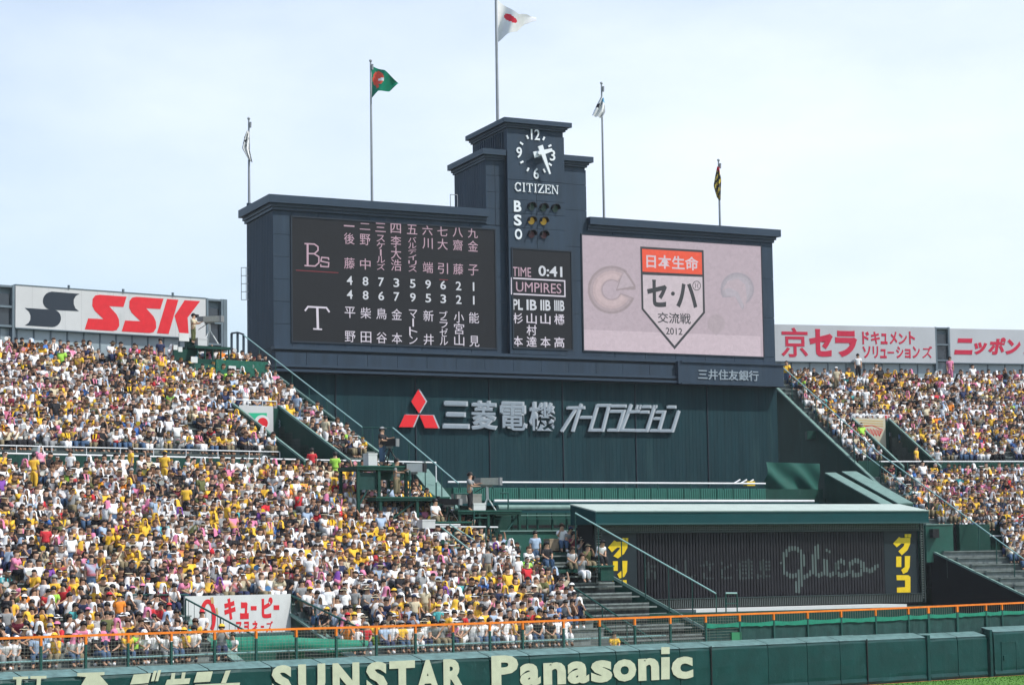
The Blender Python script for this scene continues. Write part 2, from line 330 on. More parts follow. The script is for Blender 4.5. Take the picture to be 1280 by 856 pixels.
# front cladding: individual panels, slightly uneven
def panels(px_cols, z_rows, d, name='cladding_panel', m_=slate, gap=.022, skip=None, th=.05):
    for i in range(len(px_cols)-1):
        for j in range(len(z_rows)-1):
            t0, t1 = px_cols[i]+gap/2, px_cols[i+1]-gap/2; a, b = z_rows[j]+gap/2, z_rows[j+1]-gap/2
            if skip and skip((t0+t1)/2, (a+b)/2): continue
            mb = MB(); mb.box(FA, t0, t1, d+random.uniform(0, .008), d+th+.008, a, b); mb.build(name, m_, SB)
LS = rect(FA, 364.6, 617.5, 271.5, 425.9); MS = rect(FA, 636, 708.3, 312, 434.5); VS = rect(FA, 727.2, 950.2, 293.8, 437.5)
rows = list(np.linspace(zb0, zl-.5, 8))
panels([tL, LS[0]], list(np.linspace(zb0, zl-.55, 7)), 0)
panels(list(np.linspace(LS[0], LS[1], 9)), [zb0, LS[2]], 0); panels(list(np.linspace(LS[0], LS[1], 9)), [LS[3], zl-.55], 0)
panels([LS[1], tA, tC0-.0], list(np.linspace(zb0, zl-.55, 6)), 0)
panels([tA, (tA+tC0)/2, tC0], list(np.linspace(zl-.5, Z(604, 198), 5)), 0)
cw = list(np.linspace(tC0, tC1, 3))
panels([tC0, MS[0]], list(np.linspace(zb0, MS[3], 4)), -.45); panels([MS[0], tC1], [zb0, MS[2]], -.45)
panels(cw, [MS[3], Z(640, 284, -.45), Z(640, 266, -.45), Z(640, 249, -.45), Z(640, 224.5, -.45)], -.45)
panels([tC0, tC1], [Z(640, 224.3, -.45), z1-.52], -.45)
tD = VS[0]
panels([tC1+.06, tB, tD], [zb0, Z(709, 392), Z(709, 350), Z(709, 308), Z(709, 262), Z(709, 230), z2-.45], 0, skip=lambda t, z: t > tB and z > zR-.4)
panels(list(np.linspace(VS[0], VS[1], 7)), [VS[3], zR-.35], 0); panels(list(np.linspace(VS[0], VS[1], 7)), [zb0, VS[2]], 0)
panels([VS[1], tR], [zb0]+list(np.linspace(VS[2], zR-.4, 4)), 0)
# belt under the boards: mouldings and panels
tBR = T(843, 470, -.3); BZ = [Z(342, y, -.2) for y in (432.5, 436.5, 440, 455, 458.5, 461.5, 464.5)]
m = MB(); m.box(FA, tL-.15, tR+.02, -.56, .06, BZ[1], BZ[0]-.004); m.build('belt_moulding', slate_l, SB)
m = MB(); m.box(FA, tL-.1, tR, -.36, .06, BZ[2], BZ[1]); m.build('belt_recess', slate_d, SB)
bt = list(np.arange(tL-.1, tBR, 2.02))+[tBR]
panels(bt, [BZ[3], BZ[2]], -.48, name='belt_panel', th=.5)
for a, b, dd in ((4, 3, -.6), (5, 4, -.4), (6, 5, -.68)):
    m = MB(); m.box(FA, tL-.12, tBR, dd, .06, BZ[a]+.003, BZ[b]); m.build('belt_moulding', slate_l if dd < -.5 else slate_d, SB)
m = MB(); m.prism(FA, [(tL-.1, .04), (tR, .04), (tR, 6.2), (tL+.8, 6.2)], BZ[6]-.05, zb0); m.build('belt_core', slate_d, SB)
m = MB(); m.box(FA, T(844.5, 460, -.5), tR+.05, -.8, .03, Z(845, 479.5, -.6), Z(845, 451.5, -.6)); m.box(FA, T(848, 460, -.5), tR+.1, -.9, .03, Z(845, 453, -.6), Z(845, 451, -.6)); m.box(FA, T(848, 460, -.5), tR+.1, -.88, .03, Z(845, 479.9, -.6), Z(845, 478, -.6))
m.build('sign_box', slate, SB)
m = MB(); ptext(m, FA, '三井住友銀行', 872, 947.5, 461, 474.2, -.802, .05, .018); m.build('sign_lettering', silver_l, SB)
# lower facade: ribbed sheet
zt = BZ[6]; m = MB(); m.box(FA, tL, tR+.1, .10, .4, zbase, zt+.3); m.build('lower_wall', teal, SB)
m = MB(); k = tL+.1
while k < tR: m.box(FA, k, k+.14, .092, .12, zbase, zt+.25); k += .28
m.build('lower_wall_rib', teal, SB, kind='stuff')
m = MB()
for px in (420, 520, 612, 704, 795, 885): t = T(px, 540); m.box(FA, t, t+.05, .02, .1, zbase, zt)
m.build('sheet_joint', slate_d, SB)
m = MB(); m.prism(FA, [(tL, .3), (tL+.3, .3), (tL+1.2, 6.2), (tL+.9, 6.2)], zbase, zt+.3); m.build('lower_side_wall', teal, SB)
# ---------------- clock
CD = -.45
ck = MB(); cx, cz = FA.tz(669.4, 192.8, CD); Rk = abs(Z(669.4, 168.6, CD)-cz)
for h, s in ((12, '12'), (3, '3'), (6, '6'), (9, '9')):
    a = R_(90-h*30); x = cx+math.cos(a)*Rk*.98; z = cz+math.sin(a)*Rk; w = .62 if s == '12' else .4
    mm = MB(); put_text(mm, FA, s, x-w/2-(.03 if s == '12' else 0), x+w/2, z-.35, z+.35, CD, .06, .012); mm.build('clock_numeral', white_l, SB)
for h in (1, 2, 4, 5, 7, 8, 10, 11):
    a = R_(90-h*30); c, s_ = math.cos(a), math.sin(a); mm = MB(); stroke(mm, FA, [(cx+c*Rk*.86, cz+s_*Rk*.86), (cx+c*Rk*1.06, cz+s_*Rk*1.06)], .12, CD, .06); mm.build('clock_tick', white_l, SB)
def hand(p0, p1, w0, w1, d):
    a = np.array(FA.tz(*p0, CD)); b = np.array(FA.tz(*p1, CD)); v = (b-a)/np.linalg.norm(b-a); n = np.array([-v[1], v[0]])
    mm = MB(); mm.slab(FA, [a+n*w0/2, a-n*w0/2, b-n*w1/2, b+n*w1/2], CD-d-.08, CD-d); mm.build('clock_hand', white_l, SB)
hand((663.8, 194.9), (686.6, 188.6), .4, .2, .3); hand((670.6, 183.8), (682.8, 219.2), .38, .11, .42)
mm = MB(); mm.tube(FA.P(cx, CD, cz), FA.P(cx, CD-.55, cz), .13, 12); mm.build('clock_hub', white_l, SB)
# serif lettering under the clock, drawn letter by letter
def serif(word, x0, x1, yt, yb, fr, d, thick, mtl, parent, name, wt=.17):
    G = {'C': 1.0, 'I': .55, 'T': 1.0, 'Z': .95, 'E': .92, 'N': 1.08, 'B': 1.0}
    t0, t1, za, zb = rect(fr, x0, x1, yt, yb, d); H = zb-za; gap = .13; tot = sum(G[c] for c in word)+gap*(len(word)-1); sx = (t1-t0)/tot
    t = t0
    for c in word:
        w = G[c]*sx; W = wt*sx; h = .09*H; mm = MB()
        q = lambda x, y: (t+x*w, za+y*H)
        def bx(a, b, c_, e): mm.slab(fr, [(a, c_), (b, c_), (b, e), (a, e)], d-thick, d)
        def st(x, base=True, top=True):
            bx(x-W/2, x+W/2, za, zb)
            if base: bx(x-W*1.1, x+W*1.1, za, za+h)
            if top: bx(x-W*1.1, x+W*1.1, zb-h, zb)
        if c == 'I': st(t+w/2)
        elif c == 'T': st(t+w/2, top=False); bx(t, t+w, zb-h, zb); bx(t, t+h, zb-.28*H, zb); bx(t+w-h, t+w, zb-.28*H, zb)
        elif c == 'E':
            st(t+W*1.1); bx(t+W, t+w, zb-h, zb); bx(t+W, t+w, za, za+h); bx(t+W, t+w*.75, za+.48*H, za+.48*H+h); bx(t+w-h, t+w, zb-.26*H, zb); bx(t+w-h, t+w, za, za+.26*H); bx(t+w*.75-h, t+w*.75, za+.38*H, za+.68*H)
        elif c == 'Z':
            bx(t, t+w, zb-h, zb); bx(t, t+w, za, za+h); bx(t, t+h, zb-.28*H, zb); bx(t+w-h, t+w, za, za+.28*H)
            mm.slab(fr, [(t, za+h*.5), (t+W*1.3, za+h*.5), (t+w, zb-h*.5), (t+w-W*1.3, zb-h*.5)], d-thick, d)
        elif c == 'N':
            bx(t+W*.6, t+W*1.1, za, zb); bx(t+w-W*1.1, t+w-W*.6, za, zb); bx(t, t+W*1.8, za, za+h); bx(t+w-W*1.8, t+w, zb-h, zb); bx(t, t+W, zb-h, zb)
            mm.slab(fr, [(t+W*.4, zb), (t+W*1.5, zb), (t+w-W*.6, za), (t+w-W*1.5, za)], d-thick, d)
        elif c == 'C':
            pts = [(t+w*.52+w*.42*math.cos(a), za+H*.5+H*.45*math.sin(a)) for a in np.linspace(R_(42), R_(318), 18)]
            stroke(mm, fr, pts, h*1.5, d, thick); bx(t, t+W*.9, za+.25*H, za+.75*H); bx(t+w*.82, t+w*.82+h, zb-.34*H, zb-.02*H); bx(t+w*.82, t+w*.82+h, za+.05*H, za+.28*H)
        mm.build(name, mtl, parent); t += w+gap*sx
serif('CITIZEN', 643, 697.3, 228, 239.2, FA, CD, .06, white_l, SB, 'serif_letter')
for s, x0, x1, yt, yb in (('B', 641.8, 651, 250.7, 264.7), ('S', 641.8, 651.4, 268.2, 282), ('O', 643, 652, 285.8, 299.3)):
    mm = MB(); ptext(mm, FA, s, x0, x1, yt, yb, CD, .06, .03); mm.build('count_letter', white_l, SB)
lamp_y = mat('amber_lamp_lit', (0.35, 0.24, 0.03), 0.3, emit=(0.8, 0.45, 0.03), estr=.15); lamp_g = mat('green_lamp_unlit', (0.03, 0.07, 0.05), .3); lamp_r = mat('red_lamp_unlit', (0.10, 0.03, 0.035), .3)
for x, y, mt in ((663.7, 258.6, lamp_g), (678.7, 259.9, lamp_g), (693.3, 260.9, lamp_g), (663.8, 276.3, lamp_y), (679, 277, lamp_y), (664, 293.2, lamp_r), (679.2, 294, lamp_r)):
    t, z = FA.tz(x, y, CD); mm = MB()
    mm.tube(FA.P(t, CD, z), FA.P(t, CD-.04, z), .23, 14); L = mm.build('count_lamp', mt, SB)
    hd = MB(); n = 10                      # visor over the upper half
    for i in range(n):
        a0, a1 = R_(-10+200*i/n), R_(-10+200*(i+1)/n)
        def q(a, r, d): return FA.P(t+math.cos(a)*r, d, z+math.sin(a)*r)
        hd.hexa([q(a0, .25, CD), q(a1, .25, CD), q(a1, .25, CD-.32), q(a0, .25, CD-.32), q(a0, .28, CD), q(a1, .28, CD), q(a1, .28, CD-.32), q(a0, .28, CD-.32)])
    hd.build('visor', blk_plastic, L)
# ---------------- LED boards
def led(rc, d, m_, name='led_board'):
    mm = MB(); mm.box(FA, rc[0], rc[1], d, d+.1, rc[2], rc[3]); return mm.build(name, m_, SB)
DL = -.02
lb = led(LS, DL, led_dark); mbd = led((MS[0], MS[1], MS[2], MS[3]), -.47, led_dark)
fr_m = MB()
for rc, d in ((LS, 0), (VS, 0), (MS, -.45)):
    e = .09; a, b, c, e2 = rc
    fr_m.box(FA, a-e, a-.004, d-.06, d+.02, c-e, e2+e); fr_m.box(FA, b+.004, b+e, d-.06, d+.02, c-e, e2+e); fr_m.box(FA, a, b, d-.06, d+.02, c-e, c-.004); fr_m.box(FA, a, b, d-.06, d+.02, e2+.004, e2+e)
fr_m.build('board_frame', slate_d, SB)
cols = [437, 456.8, 476.3, 495.4, 515.8, 535, 553.8, 573, 591.8]
zr = lambda y: Z(437, y, DL)
ct = [T(x, 350, DL) for x in cols]; cwid = abs(T(444, 350, DL)-T(430, 350, DL))*.47
def put(txt, i, y0, y1, mtl, w=1.0, bold=.0):
    mm = MB()
    if txt == 'ー': mm.slab(FA, [(ct[i]-.05, zr(y1)), (ct[i]+.05, zr(y1)), (ct[i]+.05, zr(y0)), (ct[i]-.05, zr(y0))], DL-.006, DL-.002)
    else: put_text(mm, FA, txt, ct[i]-cwid*w, ct[i]+cwid*w, zr(y1), zr(y0), DL-.002, .006, bold)
    mm.build('led_character', mtl, lb)
tops = ['後藤', '野中', 'スケールズ', '李大浩', 'バルディリス', '川端', '大引', '齋藤', '金子']; bots = ['平野', '柴田', '鳥谷', '金本', 'マートン', '新井', 'ブラゼル', '小宮山', '能見']
for i, (k, a, b, n1, n2) in enumerate(zip('一二三四五六七八九', tops, bots, '487359621', '486795321')):
    hh = {'一': (281.8, 283.4), '二': (278, 286), '三': (276.5, 287.5)}.get(k, (276, 288))
    put(k, i, *hh, led_pink)
    for nm, y0, y1, mt in ((a, 291.5, 336, led_pink), (b, 383.5, 427.5, led_white)):
        n = len(nm); g_ = .5 if n > 2 else 0; ch = (y1-y0)/n-g_ if n > 2 else 13.8
        for q, c in enumerate(nm):
            yy = y0+q*((y1-y0)/n) if n > 2 else (y0 if q == 0 else y1-ch)
            put(c, i, yy, yy+ch, mt, w=1.0 if n < 4 else .8, bold=0)
    put(n1, i, 345, 356, led_num, w=.55 if n1 != '1' else .15, bold=.012); put(n2, i, 362.5, 373.5, led_num, w=.55 if n2 != '1' else .15, bold=.012)
mm = MB()      # Bs
pstroke(mm, FA, [(384.5, 305), (384.5, 332)], 2.6, DL-.002, .006); pstroke(mm, FA, [(380.6, 304.6), (393, 305.2), (397.5, 308.5), (397.5, 313), (393, 317.2), (385, 317)], 1.7, DL-.003, .006)
pstroke(mm, FA, [(393, 317.5), (398.6, 321), (398.6, 328.5), (394, 332.6), (380.6, 332)], 1.7, DL-.004, .006)
pstroke(mm, FA, [(411, 325), (410.5, 322.5), (402, 321.8), (401, 326.5), (411, 328.5), (410.5, 333.6), (401, 333), (400.8, 330.3)], 1.6, DL-.004, .006)
mm.build('team_initials', led_pink, lb)
mm = MB(); pstroke(mm, FA, [(370, 337.8), (423, 341)], 1.1, DL-.002, .006); mm.build('led_underline', led_red, lb); mm = MB(); pstroke(mm, FA, [(549, 349.5), (560, 350)], 1, DL-.002, .006); mm.build('led_underline', led_red, lb)
mm = MB(); pstroke(mm, FA, [(381.2, 388.5), (385, 383.4), (408, 384.6), (411.8, 390.2)], 2.2, DL-.002, .006); pstroke(mm, FA, [(396.6, 384), (397.4, 411)], 3.2, DL-.003, .006); pstroke(mm, FA, [(391.5, 411), (402.5, 411.6)], 1.8, DL-.004, .006)
mm.build('team_initial', led_white, lb)
DM = -.472
def pm(txt, x0, x1, y0, y1, mtl, bold=0.0): mm = MB(); ptext(mm, FA, txt, x0, x1, y0, y1, DM, .006, bold); mm.build('led_word', mtl, mbd)
pm('TIME', 640.5, 663.7, 333.5, 345, led_pink); pm('0:41', 673, 702.7, 331.8, 345, led_num, .02); pm('UMPIRES', 645, 701.4, 352, 364.3, led_pink)
mm = MB(); a = FA.tz(639.4, 347.6, DM); b = FA.tz(639.4, 367.2, DM); c = FA.tz(705.8, 350, DM); stroke(mm, FA, [a, (c[0], a[1]), (c[0], b[1]), b], .09, DM, .006, True); mm.build('led_frame', led_white, mbd)
for i, (s, nm) in enumerate((('PL', '杉 本'), ('IB', '山村達'), ('IIB', '山 本'), ('IIIB', '橘 高'))):
    x = 640.8+i*17.3; w = 12.6
    dy = i*.45
    pm(s, x, x+w, 373.8+dy, 387+dy, led_num, .025)
    for q, ch in enumerate(nm):
        if ch != ' ': pm(ch, x, x+w, 391+dy+q*14.4, 404+dy+q*14.4, led_white, .008)
# video screen: flat picture of layered shapes
pix = (0.62, 0.52, 0.58)
vb = led(VS, -.02, emi('screen_picture_mauve', (0.49, 0.405, 0.46)), 'video_screen')
def vp_(pixs, m_, d, name='screen_shape'): mm = MB(); poly(mm, FA, pixs, d, .003); mm.build(name, m_, vb)
vp_([(729, 411.8), (950.4, 420.4), (951, 447.2), (729, 437.3)], emi('screen_floor_pink', (0.60, 0.50, 0.56)), -.024)
vz = lambda x, y: (720+x/5.333, 290+y/5.333)
def arc(cx_, cy_, ro, ri, a0, a1, n=30): return [vz(cx_+ro*math.cos(R_(a0+(a1-a0)*i/n)), cy_+ro*math.sin(R_(a0+(a1-a0)*i/n))) for i in range(n+1)]+[vz(cx_+ri*math.cos(R_(a1-(a1-a0)*i/n)), cy_+ri*math.sin(R_(a1-(a1-a0)*i/n))) for i in range(n+1)]
for k, (dr, c) in enumerate(((0, (0.35, 0.29, 0.31)), (16, (0.43, 0.35, 0.38)), (34, (0.52, 0.41, 0.43)), (52, (0.58, 0.46, 0.48)))):
    vp_(arc(238, 385, 160-dr, 62+dr*.25, 20+dr*.2, 310-dr*.2), emi('screen_ring_%s' % 'abcd'[k], c), -.027-.003*k)
vp_([vz(315, 250), vz(350, 280), vz(395, 350), vz(398, 385), vz(320, 385), vz(265, 392)], emi('screen_ring_a', (0.36, 0.31, 0.33)), -.0245)
vp_([vz(318, 262), vz(345, 300), vz(385, 360), vz(322, 372), vz(275, 380)], emi('screen_picture_light', (0.50, 0.42, 0.47)), -.0275)
for k, (r, c) in enumerate(((112, (0.37, 0.34, 0.39)), (98, (0.41, 0.38, 0.43)), (84, (0.46, 0.42, 0.48)))):
    vp_([vz(x, y) for x, y in ell(1075, 382, r, r, 26, 150, 420)]+[vz(1110, 520-k*6), vz(1060, 430)], emi('screen_ball_%s' % 'abc'[k], c), -.027-.003*k)
vp_([vz(975, 390), vz(1020, 370), vz(1080, 400), vz(1125, 500), vz(1140, 440), vz(1128, 350), vz(1080, 310), vz(1010, 330)], emi('screen_picture_light', (0.5, 0.42, 0.47)), -.036)
vp_([vz(x, y) for x, y in ell(935, 610, 58, 62, 20, 180, 360)]+[vz(990, 640), vz(935, 690), vz(880, 640)], emi('screen_dome', (0.44, 0.37, 0.41)), -.026)
sd = vz; OUT = [sd(428, 97), sd(850, 122), sd(860, 540), sd(657, 782), sd(437, 515)]
vp_(OUT, emi('screen_black', (0.025, 0.028, 0.035)), -.05, 'shield_outline')
vp_([sd(445, 285), sd(842, 300), sd(846, 534), sd(657, 758), sd(450, 510)], emi('screen_shield_fill', (0.60, 0.52, 0.57)), -.054, 'shield_field')
vp_([sd(440, 113), sd(838, 136), sd(841, 284), sd(444, 264)], emi('screen_orange_red', (0.86, 0.085, 0.03)), -.054, 'shield_band')
def vt(txt, x0, x1, yt, yb, m_, bold, d=-.058):
    p0 = vz(x0, yt); p1 = vz(x1, yb); mm = MB(); ptext(mm, FA, txt, p0[0], p1[0], p0[1], p1[1], d, .003, bold); mm.build('screen_word', m_, vb)
vt('日本生命', 468, 815, 146, 238, emi('screen_white', (0.66, 0.56, 0.62)), .02)
vt('セ', 472, 605, 315, 497, emi('screen_black', 0), .035); vt('ハ', 665, 805, 337, 502, emi('screen_black', 0), .035)
mm = MB(); poly(mm, FA, [vz(x, y) for x, y in ell(646, 411, 13, 14, 14)], -.058, .003); pstroke(mm, FA, [vz(x, y) for x, y in ell(804, 358, 26, 30, 22)], .9, -.058, .003, True)
pstroke(mm, FA, [vz(793, 340), vz(799, 358), vz(793, 376)], .8, -.058, .003); pstroke(mm, FA, [vz(815, 340), vz(809, 358), vz(815, 376)], .8, -.058, .003); mm.build('screen_ball_mark', emi('screen_black', 0), vb)
vt('交流戦', 543, 764, 533, 605, emi('screen_black', 0), .012); vt('2012', 598, 708, 636, 682, emi('screen_black', 0), .012)
# ---------------- sponsor lettering on the lower wall (own things, stand off the sheet)
def lets(name, label, items, m_, edge=None):
    e = empty(name, FA.P(*FA.tz(*items[0][1][0], 0)[:1], -.3, FA.tz(*items[0][1][0], 0)[1]) if False else (0, 0, 0), label, 'sign'); return e
LO = empty('emblem_sign', FA.P(T(523, 512), -.3, Z(523, 512)), 'red three diamond emblem mounted on the dark teal wall below the boards', 'emblem')
DS = -.15
red_f = mat('red_emblem_face', (0.75, 0.018, 0.025), 0.4)
for P_ in ([(522.6, 486.3), (532.2, 501.8), (523.5, 516.8), (513.6, 501.8)], [(505.5, 518), (522.6, 518.3), (516, 533.9), (498.2, 533.9)], [(523.8, 518.3), (540.9, 518.7), (547.9, 535.3), (530.8, 534.9)]):
    mm = MB(); poly(mm, FA, P_, DS+.22, .2); o = mm.build('diamond', silver_e, LO)
    c = np.mean(P_, 0); Q = [tuple(np.array(p)*.97+c*.03) for p in P_]; m2 = MB(); poly(m2, FA, Q, DS+.018, .03); m2.build('diamond_face', red_f, o)
KJ = empty('lettering_sign', FA.P(T(622, 520), -.3, Z(622, 520)), 'silver kanji lettering beside the red three diamond emblem on dark wall', 'sign')
for ch, x0, x1, yt, yb in (('三', 552.2, 585, 501, 535.5), ('菱', 588, 620, 500.5, 537), ('電', 624, 657, 501.5, 538), ('機', 660.3, 693, 502, 538.5)):
    mm = MB(); ptext(mm, FA, ch, x0, x1, yt, yb, DS+.22, .2, .035); o = mm.build('kanji_letter', silver_e, KJ)
    m2 = MB(); ptext(m2, FA, ch, x0+.5, x1-.5, yt+.5, yb-.5, DS+.016, .02, .012); m2.build('letter_face', silver_l, o)
KT = empty('lettering_sign', FA.P(T(775, 525), -.3, Z(775, 525)), 'silver slanted katakana lettering at the right on the dark lower wall', 'sign')
kz = lambda x, y: (660+x/6.4, 490+y/6.4)
strokes = [[[(305, 128), (447, 125)], [(418, 95), (350, 315)], [(372, 140), (262, 315)]], [[(410, 203), (505, 203)]], [[(548, 108), (640, 108), (590, 305), (490, 305)]],
 [[(655, 112), (778, 112)], [(648, 155), (758, 155), (712, 305), (632, 305)]], [[(818, 100), (740, 305), (848, 307)], [(795, 160), (885, 155)], [(868, 103), (858, 138)], [(894, 103), (884, 138)]],
 [[(908, 118), (975, 118)], [(893, 160), (960, 160)], [(852, 308), (945, 308), (1000, 128)], [(1000, 105), (994, 130)], [(1020, 105), (1014, 130)]], [[(1018, 160), (1082, 160), (1040, 308), (970, 308)], [(1000, 212), (1060, 212)]], [[(1108, 120), (1175, 120)], [(1050, 310), (1148, 310), (1198, 150)]]]
for gl in strokes:
    mm = MB(); m2 = MB()
    for k, s in enumerate(gl):
        cl = s[0] == (548, 108); P_ = [kz(*p) for p in s]; wd = 3.9 if not (len(s) == 2 and abs(s[0][1]-s[1][1]) < 40 and abs(s[0][0]-s[1][0]) < 12) else 2.2
        pstroke(mm, FA, P_, wd, DS+.22+.003*k, .2, cl); pstroke(m2, FA, P_, wd-1.1, DS+.016+.003*k, .02, cl)
    o = mm.build('katakana_letter', silver_e, KT); m2.build('letter_face', silver_l, o)
# ladder cage on the left side, hatch rail by the tower
mm = MB(); a = np.array(FA.P(tL+.9, 6.0, Z(303, 355))); 
for dy in (0, .3): mm.bar((a[0]-.05-dy, a[1]-.2, a[2]-.2), (a[0]-.05-dy, a[1]-.2, a[2]+1.8), .035)
for k in range(5): mm.bar((a[0]-.37, a[1]-.2, a[2]-.2+k*.5), (a[0]+.1, a[1]-.2, a[2]-.2+k*.5), .035)
mm.build('side_cage', steel, SB)
mm = MB(); x0 = T(563, 250, 1); zz = Z(563, 258, 1)
for a_ in (0, .5): mm.tube(FA.P(x0+a_, 1, zz-.6), FA.P(x0+a_, 1, zz+.75), .025)
mm.tube(FA.P(x0, 1, zz+.75), FA.P(x0+.5, 1, zz+.75), .025); mm.build('roof_hatch_rail', steel, SB)
mm = MB()
for px in (651, 656.5): t = T(px, 150, 2); mm.tube(FA.P(t, 2, z1), FA.P(t, 2, z1+.5), .04); mm.tube(FA.P(t-.12, 2, z1+.5), FA.P(t+.12, 2, z1+.42), .06)
mm.build('roof_lamp', steel, SB)
# ================================================================== FLAGPOLES AND FLAGS
def flagpole(xb, yb, ytop, d, zroof, label, flag=None, pr=.075):
    t, z = FA.tz(xb, yb, d); _, zt_ = FA.tz(xb, ytop, d); base = FA.P(t, d, zroof)
    e = empty('flagpole', base, label, 'flagpole', 'flagpoles on the scoreboard roof')
    mm = MB(); mm.tube(base, (base[0], base[1], zt_), pr*1.15, 8, pr*.7); mm.build('pole', pole_m, e, smooth=False)
    mm = MB(); mm.sphere((base[0], base[1], zt_+.08), pr*1.3, 8, 6); mm.tube((base[0]+.1, base[1]-.05, zt_-.5), (base[0]+.12, base[1]-.05, zt_-.15), .07); mm.build('finial', pole_m, e)
    mm = MB(); mm.tube(base, (base[0], base[1], zroof+.35), pr*2.2, 8); mm.build('base_plate', slate_l, e)
    return base, zt_, d, t
def flag_mesh(base, outline_fn, nu, nv, name, m_, label, colfn=None):
    """curved cloth: outline_fn(u,v)->(x offset right, z, y offset)"""
    vs = []; fs = []
    for j in range(nv+1):
        for i in range(nu+1):
            x, y, z = outline_fn(i/nu, j/nv); vs.append((base[0]+x, base[1]+y, z))
    for j in range(nv):
        for i in range(nu): k = j*(nu+1)+i; fs.append((k, k+1, k+nu+2, k+nu+1))
    me = bpy.data.meshes.new(name); o = bpy.data.objects.new(name, me); c = Vector(vs[0])
    th = [(a, b-.02, c_) for a, b, c_ in vs]; n = len(vs)
    me.from_pydata([tuple(Vector(v)-c) for v in vs+th], [], fs+[tuple(i+n for i in f[::-1]) for f in fs]); me.update()
    mats_ = m_ if isinstance(m_, list) else [m_]
    for q in mats_: me.materials.append(q)
    if colfn:
        for j in range(nv):
            for i in range(nu):
                k = colfn((i+.5)/nu, (j+.5)/nv); me.polygons[j*nu+i].material_index = k; me.polygons[nu*nv+j*nu+i].material_index = k
    me.polygons.foreach_set('use_smooth', [True]*len(me.polygons)); o.location = c; link(o); tag(o, label, 'flag'); return o
def cloth(n, c): return mat(n, c, .8, noise=.08, scale=3)
f_w = cloth('white_flag_cloth', (.85, .85, .85)); f_r = cloth('red_flag_cloth', (.75, .03, .06)); f_g = cloth('green_flag_cloth', (.0, .22, .13)); f_o = cloth('orange_red_cloth', (.85, .1, .06)); f_y = cloth('yellow_flag_cloth', (.65, .5, .08)); f_k = cloth('black_flag_cloth', (.02, .02, .03)); f_b = cloth('blue_flag_cloth', (.2, .5, .75))
zc = Z(338, 242, -.55)
b1, zt1, d1, _ = flagpole(311.5, 252, 150, 5.5, zc, 'leftmost thin grey flagpole on the left end of the scoreboard roof')
b2, zt2, d2, _ = flagpole(465, 248, 78, 2.5, zc, 'grey flagpole flying the green flag above the left board')
b3, zt3, d3, _ = flagpole(622, 145, -70, 2.2, Z(628.5, 146, -.95), 'tallest flagpole, on top of the clock tower', pr=.09)
b4, zt4, d4, _ = flagpole(755, 268, 106, 2.5, Z(732, 270, -.55), 'flagpole with limp white flag just right of the clock tower')
b5, zt5, d5, _ = flagpole(900, 280, 202, 4, Z(732, 270, -.55), 'short flagpole above the video screen holding the striped flag')
def pxm(b, px): return px/FPX*b[1]
def zpx(b, x, y): return atY(x, y, b[1])[2]
def lerp(pts, v):
    for (a, x), (b, y) in zip(pts, pts[1:]):
        if v <= b: return x+(y-x)*(v-a)/(b-a)
    return pts[-1][1]
# Japanese flag: outline right edge per v (v=0 top)
s3 = pxm(b3, 1)
def fj(u, v):
    top = lerp([(0, 0), (.3, 10), (.55, 20), (.75, 18), (1, 22)], u); bot = lerp([(0, 52), (.25, 44), (.5, 40), (.62, 33), (.7, 30), (1, 29)], u)
    y = top+(bot-top)*v; x = u*49+2
    return x*s3, math.sin(u*9+v*2)*.35, zpx(b3, 622, y)
flag_mesh(b3, fj, 36, 20, 'national_flag', [f_w, f_r], 'white flag with red disc blowing right from the clock tower pole', lambda u, v: 1 if ((u-.34)/.17)**2+((v-.42+(.34-u)*.5)/.15)**2 < 1 else 0)
s2 = pxm(b2, 1)
def fg(u, v):
    top = lerp([(0, 82), (.5, 89), (.75, 97), (1, 104)], u); bot = lerp([(0, 122), (.25, 115), (.65, 114), (.8, 110), (1, 106)], u)
    return (u*34+1)*s2, math.sin(u*8+v*2.5)*.28, zpx(b2, 465, top+(bot-top)*v)
def cg(u, v):
    a, b = (u-.26)/.22, (v-.42)/.3
    if a*a+b*b < 1: return 2 if (b > -.05+.5*(1-a)*.2 and a > -.1 and b < .45) else 1
    if abs(u-.2-(v-.7)*.3) < .05 and .6 < v < .85: return 1
    return 0
flag_mesh(b2, fg, 32, 20, 'team_flag', [f_g, f_o, f_w], 'green flag with orange red round emblem flying above the left board', cg)
def flimp(b, px0, pts, dirn):
    s = pxm(b, 1)
    def f(u, v):
        y = lerp([(0, pts[0][0]), (1, pts[-1][0])], v); w = lerp([((q[0]-pts[0][0])/(pts[-1][0]-pts[0][0]), q[1]) for q in pts], v); w2 = lerp([((q[0]-pts[0][0])/(pts[-1][0]-pts[0][0]), q[2]) for q in pts], v)
        x = w+(w2-w)*u; return x*s, math.sin(u*14+v*3)*.18-.1, zpx(b, px0, y+u*3)
    return f
flag_mesh(b1, flimp(b1, 311, [(163, -2, 1), (172, -6, 1), (185, -9, 1.5), (192, -5, 3), (201, 0, 5)], 1), 12, 16, 'limp_flag', [f_w, f_k], 'limp white flag with black marks on the leftmost roof pole', lambda u, v: 1 if (.2 < v < .5 and (int(v*22)+int(u*5)) % 4 == 0) else 0)
flag_mesh(b4, flimp(b4, 755, [(121, -1, 3), (130, -6, 4), (138, -10, 4), (145, -13, 0)], 1), 12, 14, 'limp_flag', [f_w, f_b, f_k], 'limp white and pale blue flag right of the clock tower', lambda u, v: 1 if (v < .25 and u > .5) else (2 if (.35 < v < .6 and u < .3) else 0))
